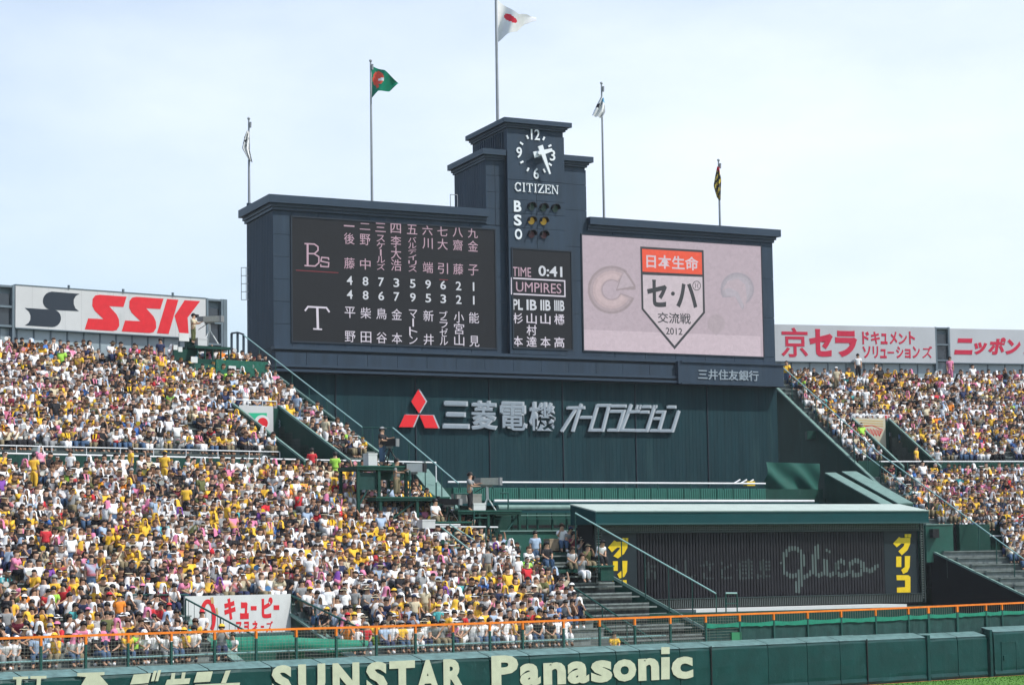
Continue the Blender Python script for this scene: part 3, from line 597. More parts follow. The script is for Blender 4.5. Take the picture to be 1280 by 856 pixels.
flag_mesh(b5, flimp(b5, 900, [(208, -2, 1), (222, -5, 3), (232, -7, 2), (248, -3, 1)], 1), 12, 16, 'striped_flag', [f_k, f_y, f_r], 'limp yellow and black striped flag above the video screen', lambda u, v: 2 if v < .1 else (1 if (int((v*1.0+u*.35)*8)) % 2 else 0))
# ================================================================== OUTFIELD WALL (row of pads)
def ramp(px, py, h=0.0, fr=WL, z0=1.7):     # pixel -> (t,d) on the seating slope, raised by h
    r = ray(px, py); a = r[:2]@fr.b; c = fr.o@fr.b
    Y = (z0+h-EYE-.5*c)/(r[2]-.5*a); w = r[:2]*Y-fr.o
    return w@fr.u, w@fr.b
rR = lambda px, py, h=0.0: ramp(px, py, h, RS, 4.2)
tW = lambda px, py=810: WL.tz(px, py, -.12)[0]
OW = empty('outfield_wall', WL.P(5, 0, 0), 'long padded green outfield wall with cream lettering along the foot of the stands', 'wall')
seams = [-24, 30, 103, 185, 262, 340, 405, 470, 528, 612, 662, 725, 770, 800, 850, 888, 960, 1009, 1050, 1083, 1158]
ZT = 2.7
def pad(t0, t1, ztop, d=0.0, zb=0.43):
    mb = MB(); n = max(2, int((t1-t0)/1.0)); prof = [(-.14, zb), (-.19, zb+.12), (-.14, zb+.3), (-.15, .9), (-.16, 1.7), (-.14, ztop-.18), (-.08, ztop-.05), (0.0, ztop)]
    rows_ = []
    for i in range(n+1):
        t = t0+(t1-t0)*i/n; e = .035 if i in (0, n) else 0
        rows_.append([WL.P(t, d+a+e+random.uniform(-.012, .012), b-(e*.6 if b > 2 else 0)+random.uniform(-.006, .006)) for a, b in prof]+[WL.P(t, d+.3, ztop-.02), WL.P(t, d+.3, zb)])
    k = len(rows_[0]); v = [p for r in rows_ for p in r]; f = []
    for i in range(n):
        for j in range(k): f.append((i*k+j, (i+1)*k+j, (i+1)*k+(j+1) % k, i*k+(j+1) % k))
    f += [tuple(range(k)), tuple(range(n*k, n*k+k))[::-1]]
    mb.add(v, f); o = mb.build('wall_pad', pad_m, OW, smooth=False)
    m2 = MB(); a = t0+.01; b = t1-.01
    v = [WL.P(a, d-.10, ztop-.045), WL.P(b, d-.10, ztop-.045), WL.P(b, d+.02, ztop+.012), WL.P(a, d+.02, ztop+.012), WL.P(b, d+.75, ztop+.2), WL.P(a, d+.75, ztop+.2), WL.P(b, d+.75, ztop-.1), WL.P(a, d+.75, ztop-.1)]
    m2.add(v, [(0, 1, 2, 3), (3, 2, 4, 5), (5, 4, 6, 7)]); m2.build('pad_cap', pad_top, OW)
for a, b in zip(seams, seams[1:]):
    zt_ = ZT if a != 1083 else ZT-.02
    pad(tW(a)+.02, tW(b)-.02, zt_)
for a, b, zt_ in ((1164, 1198, 2.62), (1198.6, 1235, 2.62), (1241, 1300, 2.82), (1301, 1380, 2.82)): pad(tW(a), tW(b)-.02, zt_, .05 if zt_ < 2.7 else -.1)
m = MB(); m.box(WL, tW(-30), tW(1390), .31, .5, 0, 2.6); m.build('wall_core', green_d, OW)
m = MB(); a = tW(1158); m.box(WL, a, a+.22, -.2, .2, 0, ZT+.06); a = tW(1236); m.box(WL, a, a+.2, -.22, .2, 0, 2.9); m.build('wall_post', pad_m, OW)
m = MB(); a, b = tW(1249), tW(1268); z_ = 2.2; fz = -.275
m.box(WL, a, b, fz, -.24, z_-.03, z_+.03); m.box(WL, a, a+.05, fz, -.24, .7, z_); m.box(WL, b-.05, b, fz, -.24, .7, z_); m.box(WL, a+.15, a+.35, fz-.03, -.24, 1.25, 1.5); m.build('pad_door_frame', pad_m, OW)
m = MB(); 
for px in (1083, 888): a = tW(px); m.tube(WL.P(a, -.17, .1), WL.P(a, -.17, ZT), .035)
m.build('seam_rope', blk_plastic, OW)
# lettering on the wall (flat print on the pads)
DW = -.186
def wtext(txt, x0, x1, yt, yb, bold): mb = MB(); ptext(mb, WL, txt, x0, x1, yt, yb, DW, .006, bold); mb.build('wall_letter', cream_l, OW)
x = 338.0
def wrow(word, xs, y0, slope, h, bold, lowtop=0, lowh=0):
    for ch, (a, b) in zip(word, xs):
        low = ch.islower() and ch not in 'i'
        if ch == 'i':
            yt = y0+slope*(a-xs[0][0]); wm_ = MB()
            poly(wm_, WL, [(a, yt-1.5), (b, yt-1.9), (b, yt+6.8), (a, yt+7.2)], DW, .006); wm_.build('letter_dot', cream_l, OW); wm_ = MB(); poly(wm_, WL, [(a, yt+11.2), (b, yt+10.8), (b, yt+38.4), (a, yt+38.8)], DW, .006); wm_.build('wall_letter', cream_l, OW); continue
        yt = y0+slope*(a-xs[0][0])+(lowtop if low else 0); wtext(ch, a, b, yt, yt+(lowh if low else h), bold)
wrow('SUNSTAR', [(339.5, 365), (372.5, 406.5), (415.5, 449), (457.5, 484), (486.5, 518.5), (520, 549), (554, 581)], 831.2, -.036, 40, .05)
wrow('Panasonic', [(614, 647.5), (649.5, 675.5), (679, 707), (709, 736), (738.5, 765), (766, 795), (797.5, 823.5), (826.5, 837), (839, 866)], 819.2, -.044, 39, .045, 11.5, 28)
wm = MB(); zz = lambda x, y: (x/4, 780+y/4)
for P_ in ([zz(64, 262), zz(140, 259), zz(140, 272), zz(108, 273), zz(95, 400), zz(80, 400), zz(82, 274), zz(64, 274)], [zz(152, 258), zz(232, 256), zz(232, 269), zz(205, 270), zz(195, 400), zz(178, 400), zz(184, 271), zz(152, 271)],
           [zz(386, 242), zz(522, 237), zz(522, 252), zz(500, 254), zz(540, 300), zz(555, 400), zz(385, 400), zz(395, 320), zz(430, 262), zz(386, 258)],
           [zz(668, 250), zz(755, 243), zz(742, 292), zz(650, 300)], [zz(640, 306), zz(740, 300), zz(715, 400), zz(612, 400)], [zz(768, 232), zz(784, 230), zz(770, 283), zz(754, 284)], [zz(790, 229), zz(806, 227), zz(790, 283), zz(776, 283)],
           [zz(858, 243), zz(876, 242), zz(872, 272), zz(905, 270), zz(910, 240), zz(928, 239), zz(922, 270), zz(952, 268), zz(945, 296), zz(825, 304), zz(835, 276), zz(853, 274)], [zz(828, 310), zz(930, 304), zz(905, 400), zz(805, 400)],
           [zz(985, 238), zz(1064, 234), zz(1050, 285), zz(968, 290)], [zz(1128, 231), zz(1153, 229), zz(1128, 296), zz(1103, 298)], [zz(975, 300), zz(1200, 290), zz(1180, 400), zz(940, 400)]):
    poly(wm, WL, P_, DW, .006)
wm.build('wall_lettering', cream_l, OW)
# ================================================================== ORANGE RAIL, POSTS, NET
RD = .8
zrl = lambda px, py: WL.tz(px, py, RD)
RL = empty('rail_fence', WL.P(0, RD, 2.7), 'orange topped safety rail with green posts and netting above the outfield wall', 'fence')
pts = [(-24, 798), (0, 797.5), (160, 792), (320, 787), (470, 782.8), (640, 777.3), (793, 771.8), (960, 766), (1100, 760.6), (1280, 752.8), (1330, 750.5)]
rp = [zrl(*p) for p in pts]; m = MB()
for a, b in zip(rp, rp[1:]): m.bar(WL.P(a[0], RD, a[1]), WL.P(b[0], RD, b[1]), .085, .09)
m.build('top_rail', orange_m, RL)
post_px = [-12, 51, 107, 160, 214, 268, 320, 370, 420, 470, 519, 566, 612, 653, 704, 749, 793, 837.5, 881.6, 924, 966.7, 1009, 1051, 1094, 1135, 1160, 1196, 1232, 1252, 1296]
zpost = []
for px in post_px:
    y = np.interp(px, [p[0] for p in pts], [p[1] for p in pts]); t, z = zrl(px, y); zpost.append((t, z)); w = .09 if px not in (1160, 1196) else .16
    mb = MB(); mb.box(WL, t-w/2, t+w/2, RD-.05, RD+.05, ZT-.1, z-.36); o = mb.build('post', rail_g, RL)
    mb = MB(); mb.box(WL, t-w*.5, t+w*.5, RD-.055, RD+.055, z-.34, z-.05); mb.build('post_sleeve', orange_m, o)
m = MB(); zi = lambda t: np.interp(t, [p[0] for p in zpost], [p[1] for p in zpost])
ts = np.arange(zpost[0][0], tW(905), .16)
for t in ts: m.bar(WL.P(t, RD, ZT+.12), WL.P(t, RD, zi(t)), .009)
for f in np.arange(.1, 1, .1):
    for a, b in zip(zpost, zpost[1:]):
        if a[0] > tW(905): break
        m.bar(WL.P(a[0], RD, ZT+.1+(a[1]-ZT-.1)*f), WL.P(b[0], RD, ZT+.1+(b[1]-ZT-.1)*f), .009)
ts = np.arange(tW(905), zpost[-1][0], .18)
for t in ts: m.bar(WL.P(t, RD, zi(t)-.45), WL.P(t, RD, zi(t)), .014)
m.build('net_wire', mat('net_wire_grey', (.2, .2, .17), .6), RL, kind='stuff')
m = MB()                             # lower grey handrail behind the net
for a, b in zip(zpost[:17], zpost[1:18]): m.tube(WL.P(a[0], RD+.35, ZT+.55), WL.P(b[0], RD+.35, ZT+.55), .035)
m.build('lower_rail', rail_p, RL)
# screen cloth on the right half
for (a, b), pa in zip(zip(zpost[18:], zpost[19:]), post_px[18:]):
    mb = MB(); n = 8; v = []; f = []
    for i in range(n+1):
        t = a[0]+.03+(b[0]-a[0]-.06)*i/n
        for j, fz in enumerate((0, .35, .7, 1)):
            zt_ = a[1]+(b[1]-a[1])*i/n-.5; v.append(WL.P(t, RD+.06+.02*math.sin(i*1.7+j), ZT-.2+(zt_-ZT+.2)*fz))
    for i in range(n):
        for j in range(3): f.append((i*4+j, (i+1)*4+j, (i+1)*4+j+1, i*4+j+1))
    mb.add(v, f); o = mb.build('screen_cloth', mesh_cloth, RL)
    mb = MB(); v = []
    for i in range(n+1):
        t = a[0]+.03+(b[0]-a[0]-.06)*i/n; zt_ = a[1]+(b[1]-a[1])*i/n; sg = .06*math.sin(math.pi*i/n)
        v += [WL.P(t, RD-.02, zt_-.62+random.uniform(-.03, .03)), WL.P(t, RD-.02, zt_-.38-sg)]
    mb.add(v, [(2*i, 2*i+2, 2*i+3, 2*i+1) for i in range(n)]); mb.build('cloth_hem', green_net, o)
# ================================================================== LEFT STAND
TB = 9.2                              # right edge of the crowded rows
LST = empty('seating_stand', WL.P(-6, 20, 0), 'left outfield stand packed with spectators, green concrete terraces', 'stand')
lowd = [2.4+.74*i for i in range(23)]; DTOP = ramp(100, 420, 1.3)[1]; uppd = [21.8+.74*i for i in range(22) if 21.8+.74*i <= DTOP]; DTOP = uppd[-1]+.4
PKU = (3.0, 5.8, 19.4, 25.8); PKL = (-12.6, -7.0, 0.4, 6.2)
def hit(t0, t1, d, pk): return d+.4 > pk[2] and d-.4 < pk[3]
def step_row(par, fr, d, z, t0, t1, m_=concrete, cut=None, bench=True, zf=None):
    segs = [(t0, t1)]
    if cut:
        for pk in cut:
            if hit(0, 0, d, pk): segs = [q for s in segs for q in ((s[0], min(s[1], pk[0])), (max(s[0], pk[1]), s[1])) if q[1]-q[0] > .1]
    for a, b in segs:
        mb = MB(); mb.box(fr, a, b, d-.4, d+.4, z-1.2, z); o = mb.build('terrace_step', m_, par)
        if bench: mb = MB(); mb.box(fr, a+.05, b-.05, d+.0, d+.34, z+.32, z+.38); mb.box(fr, a+.05, b-.05, d+.10, d+.2, z, z+.32); mb.build('bench', bench_m, o)
for d in lowd: step_row(LST, WL, d, ZL(d), -30, TB if d > 3 else TB-1.5, cut=[PKL])
for d in uppd: step_row(LST, WL, d, ZL(d), -30, TB+.3, cut=[PKU])
m = MB(); m.box(WL, -30, TB+1.5, 19.6, 21.4, 10, 11.3); m.box(WL, -30, TB, .85, 2.0, 0, 2.75); m.build('aisle_floor', concrete, LST)
m = MB()
for a, b in ((-30, PKU[0]), (PKU[1], TB+.3)): m.box(WL, a, b, 21.25, 21.4, 11.3, 12.5)
m.build('upper_front_wall', green_d, LST)
m = MB()                                # right parapet of the stand
pr = [(2, ZL(2)), (37.6, ZL(37.6))]
BRF = Frame(WL.P(TB+.4, 0, 0)[:2], 130.0)
m.slab(BRF, [(1.8, 2), (DTOP, 2), (DTOP, ZL(DTOP)+.3), (21, ZL(21)+.3), (14, ZL(14)+.1), (1.8, ZL(1.8)+.1)], -.25, 0); m.build('side_parapet', green_d, LST)
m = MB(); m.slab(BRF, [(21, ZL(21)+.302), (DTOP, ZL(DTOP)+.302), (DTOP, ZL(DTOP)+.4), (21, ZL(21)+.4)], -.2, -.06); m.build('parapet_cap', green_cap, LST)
m = MB(); m.prism(WL, [(-30, DTOP), (TB+.3, DTOP), (TB+.3, DTOP+.3), (-30, DTOP+.3)], 5, ZL(DTOP)+.3); m.build('back_wall', win_f, LST)
# upper pocket with side walls, poster
def pocket(par, fr, pk, zf, zr_, h, num, nm_px, capw=.1):
    t0, t1, d0, d1 = pk
    for t, sgn in ((t0, -1), (t1, 1)):
        f2 = Frame(fr.P(t, 0, 0)[:2], math.degrees(math.atan2(fr.b[1], fr.b[0])))
        # f2: u = back direction, b = towards -t
        a, b = (0, .16) if sgn < 0 else (-.16, 0)
        mb = MB(); mb.slab(f2, [(d0-.3, zf), (d1, zf), (d1, zr_(d1)+h), (d0-.3, zr_(d0-.3)+h)], a, b); o = mb.build('pocket_wall', green_d, par)
        mb = MB(); mb.slab(f2, [(d0-.3, zr_(d0-.3)+h+.002), (d1, zr_(d1)+h+.002), (d1, zr_(d1)+h+.12), (d0-.3, zr_(d0-.3)+h+.12)], a+.02, b-.02); mb.build('wall_cap', green_cap, o)
        if sgn > 0 and num:
            x0, x1, y0, y1 = nm_px; q0 = f2.tz(x1, y0, .02); q1 = f2.tz(x0, y1, .02)
            mb = MB(); v, f, bnd = glyphs(num, .01)
            mb.add([f2.P(q1[0]+(q0[0]-q1[0])*a_, .012, q1[1]+(q0[1]-q1[1])*b_) for a_, b_ in v], f); mb.build('section_number', silver_l, o)
    mb = MB(); mb.box(fr, t0, t1, d1-.15, d1, zf, zr_(d1)+h-.1); mb.build('pocket_back_wall', green_d, par)
    mb = MB(); mb.box(fr, t0, t1, d0-.3, d1, zf-.3, zf); mb.build('pocket_floor', concrete, par)
pocket(LST, WL, PKU, 11.3, ZL, .95, '8', (345.5, 350.5, 524, 535))
ps = empty('poster', WL.P(4.4, PKU[3]-.2, 14), 'poster with red disc on white and green, in the upper stairway recess', 'poster')
dP = PKU[3]-.17; a = rect(WL, 297, 341.5, 506, 546, dP)
m = MB(); m.box(WL, a[0]+.1, a[1], dP, dP+.04, a[2]-1.2, a[3]); m.build('board', white_sign, ps)
m = MB(); poly(m, WL, [(310, 516), (333.5, 516), (333.5, 533), (326, 531)], dP-.002, .006); m.build('green_field', mat('poster_green', (.02, .4, .22), .6), ps)
m = MB(); poly(m, WL, ell(327.6, 527.5, 9.6, 9), dP-.006, .006); m.build('white_ring', white_p, ps)
m = MB(); poly(m, WL, ell(328.4, 528.6, 6.4, 6.8), dP-.012, .006); m.build('red_disc', red_s, ps)
# lower pocket: side walls, sign
zf2 = 1.9
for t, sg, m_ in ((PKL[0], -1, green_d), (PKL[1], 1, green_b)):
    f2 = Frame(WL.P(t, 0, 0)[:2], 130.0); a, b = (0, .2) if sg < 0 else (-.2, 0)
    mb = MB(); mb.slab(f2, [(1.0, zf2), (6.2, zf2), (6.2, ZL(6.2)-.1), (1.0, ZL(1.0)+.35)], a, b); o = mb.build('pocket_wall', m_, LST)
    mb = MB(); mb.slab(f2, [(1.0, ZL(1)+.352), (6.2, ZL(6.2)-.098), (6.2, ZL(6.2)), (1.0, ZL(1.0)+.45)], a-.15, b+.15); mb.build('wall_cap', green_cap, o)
m = MB(); m.box(WL, PKL[0], PKL[1], 6.22, 6.4, zf2, ZL(6.2)+.3); m.build('pocket_back_wall', green_m, LST)
m = MB(); m.box(WL, PKL[0], PKL[1], .5, 6.2, zf2-.6, zf2); m.build('pocket_floor', concrete, LST)
qp = empty('advertising_sign', WL.P(-9.8, 6, 4), 'white sign with red katakana over the lower stairway in the left stand', 'sign')
dQ = 6.0; qr = rect(WL, 231.5, 363.5, 744.8, 796, dQ); m = MB(); m.box(WL, qr[0], qr[1], dQ, dQ+.12, qr[2], qr[3]); m.build('board', white_p, qp)
qv = lambda x, y: (220+x/8, 730+y/8)
def qtext(ch, x0, x1, y0, y1, bold):
    p0 = qv(x0, y0); p1 = qv(x1, y1); mb = MB()
    if ch == 'ー': poly(mb, WL, [p0, (p1[0], p0[1]-.1), (p1[0], p1[1]-.1), (p0[0], p1[1])], dQ-.002, .01)
    else: ptext(mb, WL, ch, p0[0], p1[0], p0[1], p1[1], dQ-.002, .01, bold)
    mb.build('sign_letter', red_s, qp)
for a_ in (('キ', 482, 595, 138, 356, .06), ('ュ', 640, 726, 176, 348, .07), ('ー', 748, 805, 216, 258, 0), ('ピ', 855, 966, 130, 338, .05), ('ー', 976, 1032, 208, 254, 0), ('マ', 600, 655, 372, 490, .04), ('ヨ', 680, 728, 370, 482, .05), ('ネ', 760, 822, 364, 485, .04), ('ー', 848, 880, 412, 432, 0), ('ズ', 900, 968, 366, 480, .01)): qtext(*a_)
m = MB(); rng_pts = [qv(318+(82-20)*math.cos(R_(a_)), 325+(180-25)*math.sin(R_(a_))) for a_ in np.linspace(125, 415, 30)]
pstroke(m, WL, rng_pts, 5.6, dQ-.002, .01); m.build('red_ring', red_s, qp)
m = MB(); pstroke(m, WL, [qv(365, 190), qv(362, 160), qv(358, 128)], 4, dQ-.01, .01); pstroke(m, WL, [qv(405, 235), qv(415, 300)], 2.4, dQ-.01, .01); m.build('sign_print', mat('ochre_print', (.5, .35, .15), .6), qp)
# slack green nets in the lower recess
def sheet(name, label, pix, d, m_, cat='net', sag=.12, par=None):
    (x0, y0), (x1, y1), (x2, y2), (x3, y3) = pix; n, k = 16, 6; v = []; f = []
    for i in range(n+1):
        u = i/n; top = (x0+(x1-x0)*u, y0+(y1-y0)*u); bot = (x3+(x2-x3)*u, y3+(y2-y3)*u)
        for j in range(k+1):
            w = j/k; t, z = WL.tz(top[0]+(bot[0]-top[0])*w, top[1]+(bot[1]-top[1])*w, d); v.append(WL.P(t, d-sag*math.sin(w*3.1)*(1+.4*math.sin(u*9)), z-.1*math.sin(u*3.14)*w))
    for i in range(n):
        for j in range(k): f.append((i*(k+1)+j, (i+1)*(k+1)+j, (i+1)*(k+1)+j+1, i*(k+1)+j+1))
    mb = MB(); mb.add(v, f); nv = len(v); mb.add([(p[0], p[1]+.02, p[2]) for p in v], [q[::-1] for q in f]); return mb.build(name, m_, par, label, cat if par is None else None, smooth=True)
sheet('green_net', 'slack bright green net hanging below the white sign with red katakana', [(262, 797), (366, 793), (366, 813), (262, 814)], 3.2, green_net)
sheet('green_net', 'bright green net between the white sign and the right stair rail', [(366, 796), (460, 800), (455, 812), (366, 812)], 1.6, green_net)
sheet('dark_cloth', 'dark grey green cloth strip hanging just under the white sign', [(262, 792), (366, 789), (366, 797), (262, 800)], 4.4, mesh_cloth, 'cloth')
# ------------------------------------------------------------------ handrails
def handrail(name, label, P0, P1, n, h, m_rail, m_post, r=.035, par=None, mid=0, bal=0, group=None, cat='handrail'):
    """rail from P0 to P1 (top points); posts hang down h"""
    e = empty(name, tuple(P0), label, cat, group)
    m = MB(); m.tube(P0, P1, r, 8); m.build('rail', m_rail, e)
    for k in range(n+1):
        q = Vector(P0).lerp(Vector(P1), k/n); mb = MB(); mb.tube((q.x, q.y, q.z-h), (q.x, q.y, q.z-r), r*.8, 6); mb.build('post', m_post, e)
    for k in range(mid): m = MB(); dz = h*(k+1)/(mid+1); m.tube((P0[0], P0[1], P0[2]-dz), (P1[0], P1[1], P1[2]-dz), r*.6); m.build('middle_rail', m_post, e)
    if bal:
        m = MB()
        for k in range(bal): q = Vector(P0).lerp(Vector(P1), (k+.5)/bal); m.tube((q.x, q.y, q.z-h), (q.x, q.y, q.z), r*.35, 4)
        m.build('baluster', m_post, e, kind='stuff')
    return e
P3 = lambda fr, px, py, d: (lambda q: fr.P(q[0], d, q[1]))(fr.tz(px, py, d))
# long white rails of the cross aisle
handrail('handrail', 'white rail along the front of the left stand cross aisle', WL.P(-24, 19.45, 12.32), WL.P(TB+2.6, 19.45, 12.32), 16, 1.05, rail_w, rail_w, .045)
handrail('handrail', 'thin upper white rail on top of the green wall above the left aisle', WL.P(-24, 21.2, 12.8), WL.P(PKU[0]-.2, 21.2, 12.8), 14, .4, rail_w, rail_w, .03)
handrail('handrail', 'short white rail behind the poster recess, upper left stand', WL.P(PKU[0], PKU[3]+.05, ZL(PKU[3])+1.25), WL.P(PKU[1], PKU[3]+.05, ZL(PKU[3])+1.25), 3, .5, rail_w, rail_w, .03)
# tall diagonal rail in front of the scoreboard
q0 = P3(BRF, 304, 418.5, -.3); q1 = P3(BRF, 453, 534, -.3); q2 = P3(BRF, 573, 604, -1.4)
q1b = P3(BRF, 491, 534.5, -1.4)
handrail('handrail', 'long pale green diagonal rail in front of the scoreboard left corner', q0, q1, 7, 1.9, rail_p, rail_g, .038)
handrail('handrail', 'pale diagonal rail descending under the red diamonds emblem', q1b, q2, 4, 2.1, rail_p, rail_g, .038)
handrail('handrail', 'short level green rail joining the two diagonal rails', q1, q1b, 3, 2.0, rail_g, rail_g, .03)
cg_ = MB()
for px, y0, y1 in ((289.5, 416.5, 452), (297, 415, 452), (304.5, 418.5, 455)): cg_.bar(P3(BRF, px, y0, -.3), P3(BRF, px, y1, -.3), .11)
for y in (416, 447, 451): cg_.bar(P3(BRF, 289.5, y+.5, -.3), P3(BRF, 297, y-.5, -.3), .09); cg_.bar(P3(BRF, 297, y-.5, -.3), P3(BRF, 304.5, y+2, -.3), .09)
cg_.build('blue_pipe_gate', mat('blue_grey_pipe', (.04, .06, .09), .5), None, 'blue grey pipe gate at the top end of the diagonal rail', 'gate')
# stair rails around the lower recess
q0 = P3(WL, 232, 748, 5.2); q1 = P3(WL, 320, 795, 1.6); handrail('handrail', 'dark green stair rail with balusters crossing the white katakana sign', q0, q1, 2, .9, rail_g, rail_g, .04, bal=12)
q0 = P3(WL, 364, 744, 6.1); q1 = P3(WL, 455, 787, 1.4); handrail('handrail', 'green stair rail with balusters right of the white katakana sign', q0, q1, 3, .9, rail_g, rail_g, .045, bal=14)
q0 = P3(WL, 155, 743, 5.8); q1 = P3(WL, 235, 743, 6.1); handrail('handrail', 'low green rail left of the white katakana sign', q0, q1, 4, .8, rail_g, rail_g, .035, bal=10)
# ================================================================== EMPTY NETTED BLOCK between crowd and shed
EB = empty('empty_seat_block', WL.P(12, 5, 0), 'empty benches under black netting beside the crowd, below the camera deck', 'seating block')
for i in range(11):
    d = 1.6+.75*i; z = 1.6+.52*i; tl = np.interp(i, [0, 10], [9.6, 9.4]); tr = np.interp(i, [0, 10], [17.4, 12.6])
    mb = MB(); mb.box(WL, tl, tr, d-.38, d+.37, z-1.0, z); o = mb.build('terrace_step', net_blk, EB)
    mb = MB(); mb.box(WL, tl+.1, tr-.35, d-.05, d+.25, z+.30, z+.37); mb.build('bench_seat', bench_m, o)
    mb = MB(); mb.box(WL, tl+.02, tr-.02, d-.40, d-.34, z-.05, z+.03); mb.build('step_nosing', bench_m, o)
q0 = WL.P(12.75, 9.5, 7.2); q1 = WL.P(17.6, 1.2, 1.9); m = MB(); m.bar(q0, q1, .12, .14); m.build('edge_kerb', green_cap, EB)
m = MB(); v = []
for k in range(9): a = Vector(q0).lerp(Vector(q1), k/8); v += [tuple(a+Vector((.1, -.05, 0))), (a.x+.1, a.y-.05, 1.5)]
m.add(v, [(2*i, 2*i+2, 2*i+3, 2*i+1) for i in range(8)]); m.build('edge_wall', green_d, EB)
handrail('handrail', 'long white diagonal rail passing in front of the yellow katakana panel', P3(SH, 719, 641, -1.0), P3(SH, 895, 741.5, -6.5), 6, 2.3, rail_p, rail_g, .038)
handrail('handrail', 'dark green stair rail beside the empty netted benches', WL.P(9.2, 8.6, 7.0), WL.P(10.6, 1.4, 3.1), 5, .9, rail_g, rail_g, .04, bal=12)
handrail('handrail', 'low green gate frame between netted benches and louvred billboard', P3(SH, 907, 741, -6), P3(SH, 921, 741, -6), 1, 2.0, rail_p, rail_g, .04, mid=3)
m = MB(); a = rect(WL, 912, 924, 790, 796, .9); m.box(WL, a[0], a[1], .75, 1.1, 2.6, a[3]); m.build('green_box', green_b, None, 'small bright green box behind the wall right of the netted benches', 'box')
m = MB(); m.box(WL, 9.4, 20, .9, 1.0, 2.8, 2.98); m.build('low_beam', rail_g, None, 'low dark green beam behind the wall in front of the netted benches', 'beam')
# ================================================================== SHED BILLBOARD
SD = empty('louvred_billboard', SH.P(11, 0.8, 4), 'wide low green roofed billboard with dark louvres and yellow katakana side panels', 'billboard')
sT = lambda px, d=0: SH.tz(px, 700, d)[0]
tl, tr = sT(745.5, -.6), sT(1163, -.6); zf1 = SH.tz(746, 639.8, -.6)[1]; zf0 = SH.tz(747, 654.8, -.6)[1]; zbot = SH.tz(751, 757, 0)[1]
zbk = SH.tz(722, 631.2, 1.9)[1]
m = MB(); m.hexa([SH.P(tl, -.6, zf1), SH.P(tr, -.6, zf1), SH.P(tr, 1.9, zbk), SH.P(tl, 1.9, zbk), SH.P(tl, -.62, zf1+.06), SH.P(tr, -.62, zf1+.06), SH.P(tr, 1.9, zbk+.06), SH.P(tl, 1.9, zbk+.06)]); m.build('roof', roof_m, SD)
m = MB(); m.hexa([SH.P(tl+.01, -.59, zf0), SH.P(tr-.01, -.59, zf0), SH.P(tr-.01, 1.88, zf0), SH.P(tl+.01, 1.88, zf0), SH.P(tl+.01, -.59, zf1-.003), SH.P(tr-.01, -.59, zf1-.003), SH.P(tr-.01, 1.88, zbk-.003), SH.P(tl+.01, 1.88, zbk-.003)]); m.build('fascia', fascia_m, SD)
m = MB(); m.box(SH, tl, tr, -.62, -.595, zf0-.04, zf0+.05); m.box(SH, tl, tr, -.63, -.605, zf1-.03, zf1+.02); m.build('fascia_trim', mat('fascia_trim_dark', (.02, .07, .075), .5), SD)
m = MB(); m.box(SH, tl+.3, tr-.25, .25, 1.7, zbot-2.5, zf0); m.build('cabinet', black_m, SD)
bl, br_ = sT(751.5), sT(1149)
gx0, gx1 = sT(744.5, -.1), sT(1155, -.1)
m = MB()        # grille frame: fine mesh
zt_g = zf0-.02; zg = SH.tz(751, 665, 0)[1]
for t in np.arange(gx0, gx1, .115): m.box(SH, t, t+.035, -.12, -.08, zg, zt_g)
for z in np.arange(zg, zt_g, .1): m.box(SH, gx0, gx1, -.125, -.085, z, z+.03)
for z in np.arange(zbot, zg, .13): m.box(SH, gx0, bl, -.12, -.08, z, z+.06); m.box(SH, br_, gx1, -.12, -.08, z, z+.06)
zb1 = SH.tz(751, 751, 0)[1]
for t in np.arange(bl, br_, .115): m.box(SH, t, t+.035, -.12, -.08, zbot-.2, zb1)
m.build('grille', mat('grille_grey', (.10, .12, .115), .5), SD, kind='stuff')
m = MB(); 
for a, b in ((gx0-.02, gx0+.05), (bl-.06, bl), (br_, br_+.06), (gx1-.05, gx1+.02)): m.box(SH, a, b, -.15, -.05, zbot-.2, zt_g)
m.box(SH, gx0, gx1, -.155, -.05, zg-.05, zg+.02); m.box(SH, gx0, gx1, -.155, -.05, zb1, zb1+.05); m.build('frame', mat('frame_dark_green', (.02, .035, .035), .5), SD)
lv0, lv1 = sT(797.3), sT(1106)
for a, b in ((bl, lv0-.02), (lv1+.02, br_)):
    m = MB(); m.box(SH, a, b, .05, .2, zb1, zg-.05); m.build('side_panel', panel_navy, SD)
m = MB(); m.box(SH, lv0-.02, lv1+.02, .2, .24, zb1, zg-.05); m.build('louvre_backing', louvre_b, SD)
lvs = []; t = lv0; proto = None
pitch = (lv1-lv0)/84
for k in range(84):
    if proto is None:
        mb = MB(); mb.prism(SH, [(t, .0), (t+pitch*.52, -.05), (t+pitch*.52, .14), (t, .16)], zb1, zg-.05); proto = mb.build('louvre_slat', louvre_m, SD)
    else:
        o = proto.copy(); o.location = (SH.u[0]*pitch*k, SH.u[1]*pitch*k, 0); link(o, SD)
dG = .165
glc = mat('louvre_letter_paint', (.11, .145, .14), .6); glc2 = mat('louvre_letter_faint', (.06, .075, .075), .6)
def st7(pts, w, m_=glc, nm='script_letter', closed=False):
    mb = MB(); pp = [(900+x/3.344, 600+y/3.344) for x, y in pts]; pstroke(mb, SH, pp, w, -.055, .004, closed); mb.build(nm, m_, SD)
